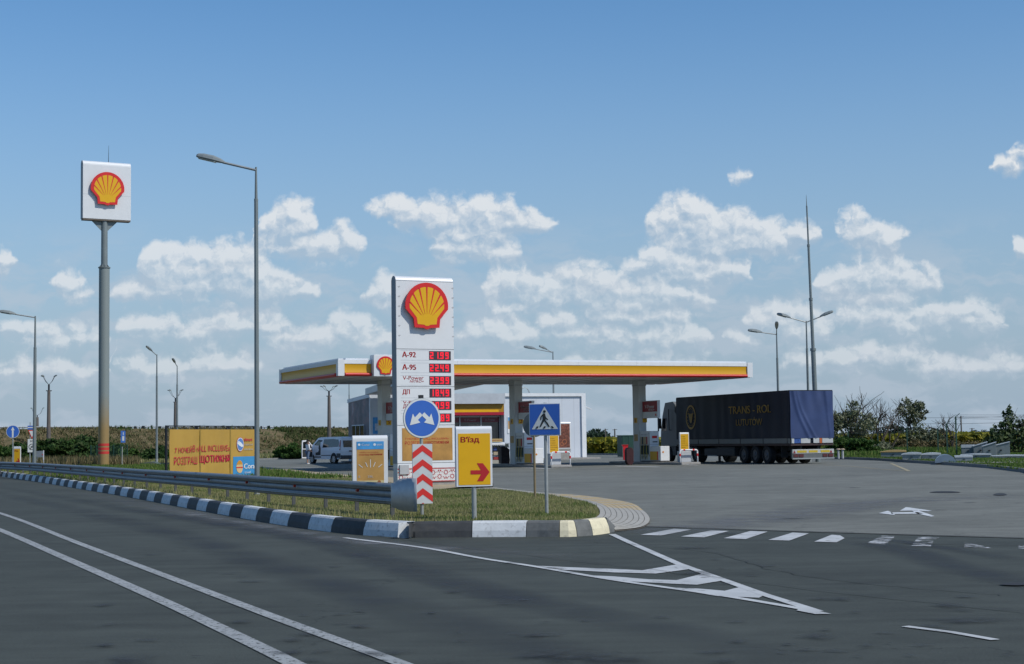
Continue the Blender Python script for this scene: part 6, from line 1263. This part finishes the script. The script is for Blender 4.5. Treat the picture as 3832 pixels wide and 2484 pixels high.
# local x forward (rear wheel at x=0), y to the left (towards the camera); left side at y = 0
VW = M('van_white', (.74, .76, .80), .3, var=.03); W_ = 1.9
def side(inset, z_): return inset
body = [(-.95, .42), (-.98, .9), (-.93, 1.35), (-.85, 1.80), (-.72, 1.90), (.2, 1.93), (2.0, 1.92), (2.45, 1.86), (3.05, 1.42), (3.55, 1.18), (3.95, 1.05), (4.05, .75), (4.02, .40)]
arch = lambda cx: [(cx+.40*math.cos(a), .33+.40*math.sin(a)) for a in [PI*k/8 for k in range(9)]]
lower = [(3.62, .32)]+[(p[0]+3.15-0, p[1]) for p in [(.40*math.cos(a), .33+.40*math.sin(a)) for a in [PI*k/8 for k in range(9)]]]+[(2.7, .32), (.45, .32)]+[(.40*math.cos(a), .33+.40*math.sin(a)) for a in [PI*k/8 for k in range(9)]]+[(-.5, .32)]
poly = body+lower
def vx(v):   # tumblehome: the sides lean in above the waist
    x, y, z = v; k = max(0, z-1.05)*.17; c = -W_/2; return (x, c+(y-c)*(1-k/(W_/2)), z)
b = MB(); b.prism(poly, -W_, -.0, 'y', vx); bd = b.build('body', VW, t)
def vpan(name, pts, off, mat, par): 
    b = MB(); b.flat(pts, lambda q: tuple(Vector(vx((q[0], 0, q[1])))+Vector((0, off, 0)))); return b.build(name, mat, par)
vpan('side_window', [(-.62, 1.22), (-.66, 1.50), (-.50, 1.73), (.2, 1.78), (1.58, 1.76), (1.62, 1.16)], .006, GLASS, t)
vpan('cab_opening', [(1.80, .44), (1.76, 1.70), (2.35, 1.72), (2.86, 1.38), (2.95, .44)], .005, M('van_interior', (.012, .013, .014), .8), t)
vpan('cab_seat', [(1.88, .62), (1.86, 1.1), (2.05, 1.35), (2.2, 1.3), (2.2, .85), (2.6, .8), (2.6, .6)], .009, M('seat_grey', (.05, .055, .06), .8), t)
vpan('far_side_glazing', [(2.0, 1.32), (2.0, 1.62), (2.35, 1.64), (2.75, 1.32)], .009, M('seen_through_glass', (.16, .20, .15), .3), t)
vpan('side_trim', [(.42, .58), (.42, .63), (1.78, .62), (1.78, .57)], .012, BLACK, t); vpan('rear_lower_trim', [(-.94, .42), (-.97, .74), (-.40, .75), (-.43, .42)], .010, M('trim_grey', (.05, .055, .06), .6), t)
vpan('wheel_arch', [(.46*math.cos(a), .33+.46*math.sin(a)) for a in [PI*k/12 for k in range(13)]], .004, BLACK, t)
vpan('tail_light', [(-.93, .95), (-.95, 1.1), (-.90, 1.45), (-.83, 1.68), (-.74, 1.70), (-.72, 1.3), (-.78, 1.0)], .010, M('van_tail_lamp', (.30, .015, .02), .25), t); vpan('tail_light_lens', [(-.925, 1.05), (-.90, 1.22), (-.78, 1.22), (-.80, 1.05)], .014, WHITE, t)
b = MB(); b.box(-.96, -.90, -W_+.28, -.25, 1.18, 1.66); rw_ = b.build('rear_window', GLASS, t); rw_.rotation_euler.y = 0
b = MB(); b.box(-1.06, -.9, -W_+.02, -.02, .36, .60); b.build('rear_bumper', M('trim_grey'), t, bevel=.03); b = MB(); b.box(-1.0, -.93, -1.25, -.7, .86, .94); b.build('number_plate', DARK, t)
def vwheel(x, y0, y1):
    b = MB(); b.cyl((x, y0, .33), (x, y1, .33), .33, n=24); w = b.build('wheel', BLACK, t, smooth=True); ys = y0 if y0 > y1 else y1; b = MB()
    for k in range(6): a = PI*k/3; b.bar((x, ys+.006, .33), (x+.22*math.cos(a), ys+.006, .33+.22*math.sin(a)), .02, .07) 
    b.cyl((x, ys-.01, .33), (x, ys+.010, .33), .07); ring(b, x, .33, .19, .225, ys+.012, 20); b.build('rim', M('alloy', (.55, .57, .6), .35, .4), w)
for x_ in (0, 3.15): vwheel(x_, .0, -.22); vwheel(x_, -W_+.22, -W_)
# open front door, hinged at its front edge and swung out
do = bpy.data.objects.new('front_door', None); hinge = (2.95, .03, 0); b = MB(); b.prism([(0, .40), (0, 1.30), (-.45, 1.72), (-1.02, 1.70), (-1.05, 1.2), (-1.05, .40)], 0, .07, 'y'); d_ = b.build('front_door', VW, t, bevel=.02); d_.location = hinge; d_.rotation_euler.z = R(-78)
bpy.data.objects.remove(do); b = MB(); b.prism([(-.12, 1.12), (-.12, 1.30), (-.47, 1.62), (-.95, 1.60), (-.97, 1.12)], -.012, .082, 'y'); b.build('door_window', GLASS, d_); b = MB(); b.box(-1.0, -.06, -.014, -.001, .5, 1.05); b.build('door_trim', M('door_card', (.03, .035, .04), .7), d_)

# ------------------------------------------------------------------ the man by the van
def skin(name, pts, edges, mat, parent, sub=2):
    me = bpy.data.meshes.new(name); me.from_pydata([p[:3] for p in pts], edges, []); me.materials.append(mat); o = bpy.data.objects.new(name, me); col.objects.link(o); o.parent = parent
    o.modifiers.new('s', 'SKIN'); sv = me.skin_vertices[0].data
    for i, p in enumerate(pts): sv[i].radius = (p[3], p[4] if len(p) > 4 else p[3]); sv[i].use_root = i == 0
    m = o.modifiers.new('sub', 'SUBSURF'); m.levels = sub; m.render_levels = sub; return o
px_, py_ = G(1152, 1736.5); t = thing('person', 'person in a white jacket and blue cropped trousers standing at the open van door', 'person', (px_, py_, 0), R(35))
SKN = M('skin', (.40, .23, .16), .6); JK = M('white_jacket', (.72, .73, .76), .7, var=.06, vs=8, bump=.3); JE = M('blue_denim', (.10, .15, .24), .8, var=.15, vs=8); HR = M('dark_hair', (.018, .014, .012), .6); SH = M('white_shoes', (.65, .65, .65), .6)
# faces local +x
P_ = [(0, 0, .93, .13, .15), (0, 0, 1.12, .115, .14), (.01, 0, 1.30, .13, .17), (.0, 0, 1.44, .10, .14), (.01, 0, 1.50, .055), (.03, 0, 1.60, .085, .075), (.04, 0, 1.68, .08, .07),
      (.0, .18, 1.42, .055), (.05, .25, 1.16, .043), (.22, .20, 1.02, .034), (.0, -.18, 1.42, .055), (-.02, -.24, 1.16, .043), (.12, -.24, .96, .034),
      (.0, .095, .86, .085), (.03, .10, .48, .055), (.0, .11, .10, .038), (.10, .12, .045, .035), (.0, -.095, .86, .085), (-.04, -.10, .48, .055), (-.10, -.11, .10, .038), (.0, -.12, .045, .035)]
skin('body', P_, [(0, 1), (1, 2), (2, 3), (3, 4), (4, 5), (5, 6), (3, 7), (7, 8), (8, 9), (3, 10), (10, 11), (11, 12), (0, 13), (13, 14), (14, 15), (15, 16), (0, 17), (17, 18), (18, 19), (19, 20)], SKN, t)
skin('jacket', [(0, 0, .90, .15, .18), (0, 0, 1.12, .14, .17), (.01, 0, 1.30, .15, .19), (.0, 0, 1.43, .11, .15), (0, .19, 1.41, .07), (.05, .26, 1.16, .06), (.19, .22, 1.05, .048), (0, -.19, 1.41, .07), (-.02, -.25, 1.16, .06), (.09, -.25, 1.0, .048)], [(0, 1), (1, 2), (2, 3), (3, 4), (4, 5), (5, 6), (3, 7), (7, 8), (8, 9)], JK, t)
skin('trousers', [(0, 0, .93, .14, .16), (0, .095, .84, .105), (.03, .10, .50, .082), (.01, .105, .34, .075), (0, -.095, .84, .105), (-.04, -.10, .50, .082), (-.07, -.105, .34, .075)], [(0, 1), (1, 2), (2, 3), (0, 4), (4, 5), (5, 6)], JE, t)
skin('hair', [(-.02, 0, 1.66, .095, .09), (.02, 0, 1.73, .075, .075), (-.05, 0, 1.58, .06, .07)], [(0, 1), (0, 2)], HR, t)
for y_, x_ in ((.12, .0), (-.12, -.10)): skin('shoe', [(x_-.03, y_, .05, .05), (x_+.08, y_, .04, .05), (x_+.19, y_, .035, .04)], [(0, 1), (1, 2)], SH, t)
b = MB(); b.cyl((.115, .028, 1.665), (.122, .028, 1.665), .011, n=8); b.build('eye', HR, t); b = MB(); b.cyl((.115, -.028, 1.665), (.122, -.028, 1.665), .011, n=8); b.build('eye', HR, t); b = MB(); b.cyl((.10, 0, 1.635), (.145, 0, 1.625), .015, .010, 8); b.build('nose', SKN, t)
b = MB(); b.box(.11, .24, -.16, -.10, .93, 1.04); b.build('held_bag', DARK, t)
for (hx, hy, hz, s_) in ((.24, .195, 1.0, 1), (.14, -.24, .93, -1)):
    pts = [(hx, hy, hz, .028, .018), (hx+.045, hy, hz-.02, .03, .015)]; ed_ = [(0, 1)]
    for k in range(4): pts += [(hx+.085+.01*(k in (1, 2)), hy+s_*(k-1.5)*.016, hz-.05, .0085), (hx+.10, hy+s_*(k-1.5)*.016, hz-.085+.004*k, .0075)]; ed_ += [(1, 2+2*k), (2+2*k, 3+2*k)]
    pts += [(hx+.03, hy-s_*.04, hz-.03, .009), (hx+.055, hy-s_*.045, hz-.055, .008)]; ed_ += [(0, 10), (10, 11)]; skin('hand', pts, ed_, SKN, t, 1)

# ------------------------------------------------------------------ tank hatches on the right
HG = M('hatch_grey', (.22, .25, .25), .5, .1, var=.12); HL = M('hatch_light', (.58, .60, .59), .4, .15, var=.1); HY = M('hatch_yellow', (.60, .40, .16), .5, var=.1); HB = M('hatch_bluegrey', (.24, .30, .36), .35, .2, var=.1)
def hatch(px0, px1, pyt, pyb, d, label, kind='lid', rz=R(-20), depth=1.1):
    x0, x1 = Xat(px0, d, .5), Xat(px1, d, .5); w = x1-x0; zt = Zat(((x0+x1)/2, d), pyt)-.1; t = thing('tank_hatch', label, 'tank hatch', ((x0+x1)/2, d, .1), R(-14), 'metal hatches over the buried tanks'); w *= .94
    if kind == 'barrel':
        b = MB(); n = 14; b.prism([(-w/2, 0)]+[(-w/2*math.cos(PI*k/n), zt*math.sin(PI*k/n)) for k in range(n+1)]+[(w/2, 0)], -depth/2, depth/2, 'y'); b.build('curved_cover', HB, t, smooth=True); return t
    zb = zt*.72 if kind != 'tall' else zt*.70
    b = MB(); b.box(-w/2, w/2, -depth/2, depth/2, 0, zb) if kind != 'tall' else b.prism([(-w/2, 0), (w/2, 0), (w/2, zt), (-w/2, zb)], -depth/2, depth/2, 'y'); b.build('box', HG, t, bevel=.01)
    b = MB()
    if kind == 'tall': b.prism([(-w/2-.03, zb+.002), (w/2+.03, zt+.03), (w/2+.03, zt+.07), (-w/2-.03, zb+.045)], -depth/2-.04, depth/2+.04, 'y')
    elif kind == 'flat': b.box(-w/2-.02, w/2+.02, -depth/2-.02, depth/2+.02, zb+.002, zt)
    else: n = 8; b.prism([(-w/2-.05, zb+.002)]+[(-w/2-.05+(w+.1)*k/n, zb+.03+(zt-zb)*(.55*math.sin(PI*k/n)+.45*k/n)) for k in range(n+1)]+[(w/2+.05, zb+.002)], -depth/2-.05, depth/2+.05, 'y')
    b.build('lid', HY if kind == 'yellow' else HL, t)
    b = MB(); b.box(-.06, .06, -depth/2-.05, -depth/2-.002, zb*.55, zb*.65); b.build('handle', DARK, t); return t
z6 = lambda x: 3050+x/3.0435
hatch(z6(745), z6(1035), 1400+862/3.0435, 0, 99, 'hatch with a tan yellow lid, farthest left of the hatches', 'yellow')
hatch(z6(990), z6(1205), 1400+888/3.0435, 0, 87, 'low grey hatch with a light lid right of the yellow one', 'lid')
hatch(z6(1205), z6(1425), 1400+893/3.0435, 0, 88, 'low grey hatch with a light lid just left of the curved hatch', 'lid')
hatch(z6(1360), z6(1600), 1400+912/3.0435, 0, 79, 'round topped blue grey hatch close to the kerb', 'barrel', depth=1.5)
hatch(z6(1590), z6(1790), 1400+925/3.0435, 0, 79.5, 'plain flat hatch box joined to the right of the curved hatch', 'flat')
hatch(z6(1660), z6(1995), 1400+905/3.0435, 0, 90, 'wide low hatch with a light lid behind the flat box', 'lid')
hatch(z6(2010), z6(2390), 1400+920/3.0435, 0, 88, 'wide low hatch with a light lid at the right edge', 'lid')
hatch(z6(1665), z6(1815), 1400+803/3.0435, 0, 104, 'dark grey upright tank box with a flat top', 'flat')
hatch(z6(1800), z6(1960), 1400+780/3.0435, 0, 103, 'tall grey tank box with a slanted light lid, left of two', 'tall')
hatch(z6(1905), z6(2060), 1400+782/3.0435, 0, 101, 'tall grey tank box with a slanted light lid, in the middle', 'tall')
hatch(z6(2010), z6(2215), 1400+780/3.0435, 0, 102, 'widest tall grey tank box with a slanted lid, under the big bush', 'tall')
b = MB(); b.prism([(21.7, 76), (26.5, 75), (29, 88), (22.2, 88)], .10, .118, 'z'); tag(b.build('hatch_apron', CONC), kind='structure')
for i, px_ in enumerate((3137, 3153)):
    t = thing('vent_pipe', ['short vent pipe with a cap nearer the lorry', 'short vent pipe with a cap nearer the hatches'][i], 'vent pipe', (Xat(px_, 97, .5), 97, .1), group='capped vent pipes in the grass'); b = MB(); b.cyl((0, 0, 0), (0, 0, .55), .07); b.build('pipe', GREYP, t); b = MB(); b.cyl((0, 0, .55), (0, 0, .62), .16, .10); b.build('cap', M('cap_rust', (.35, .28, .2), .7), t)
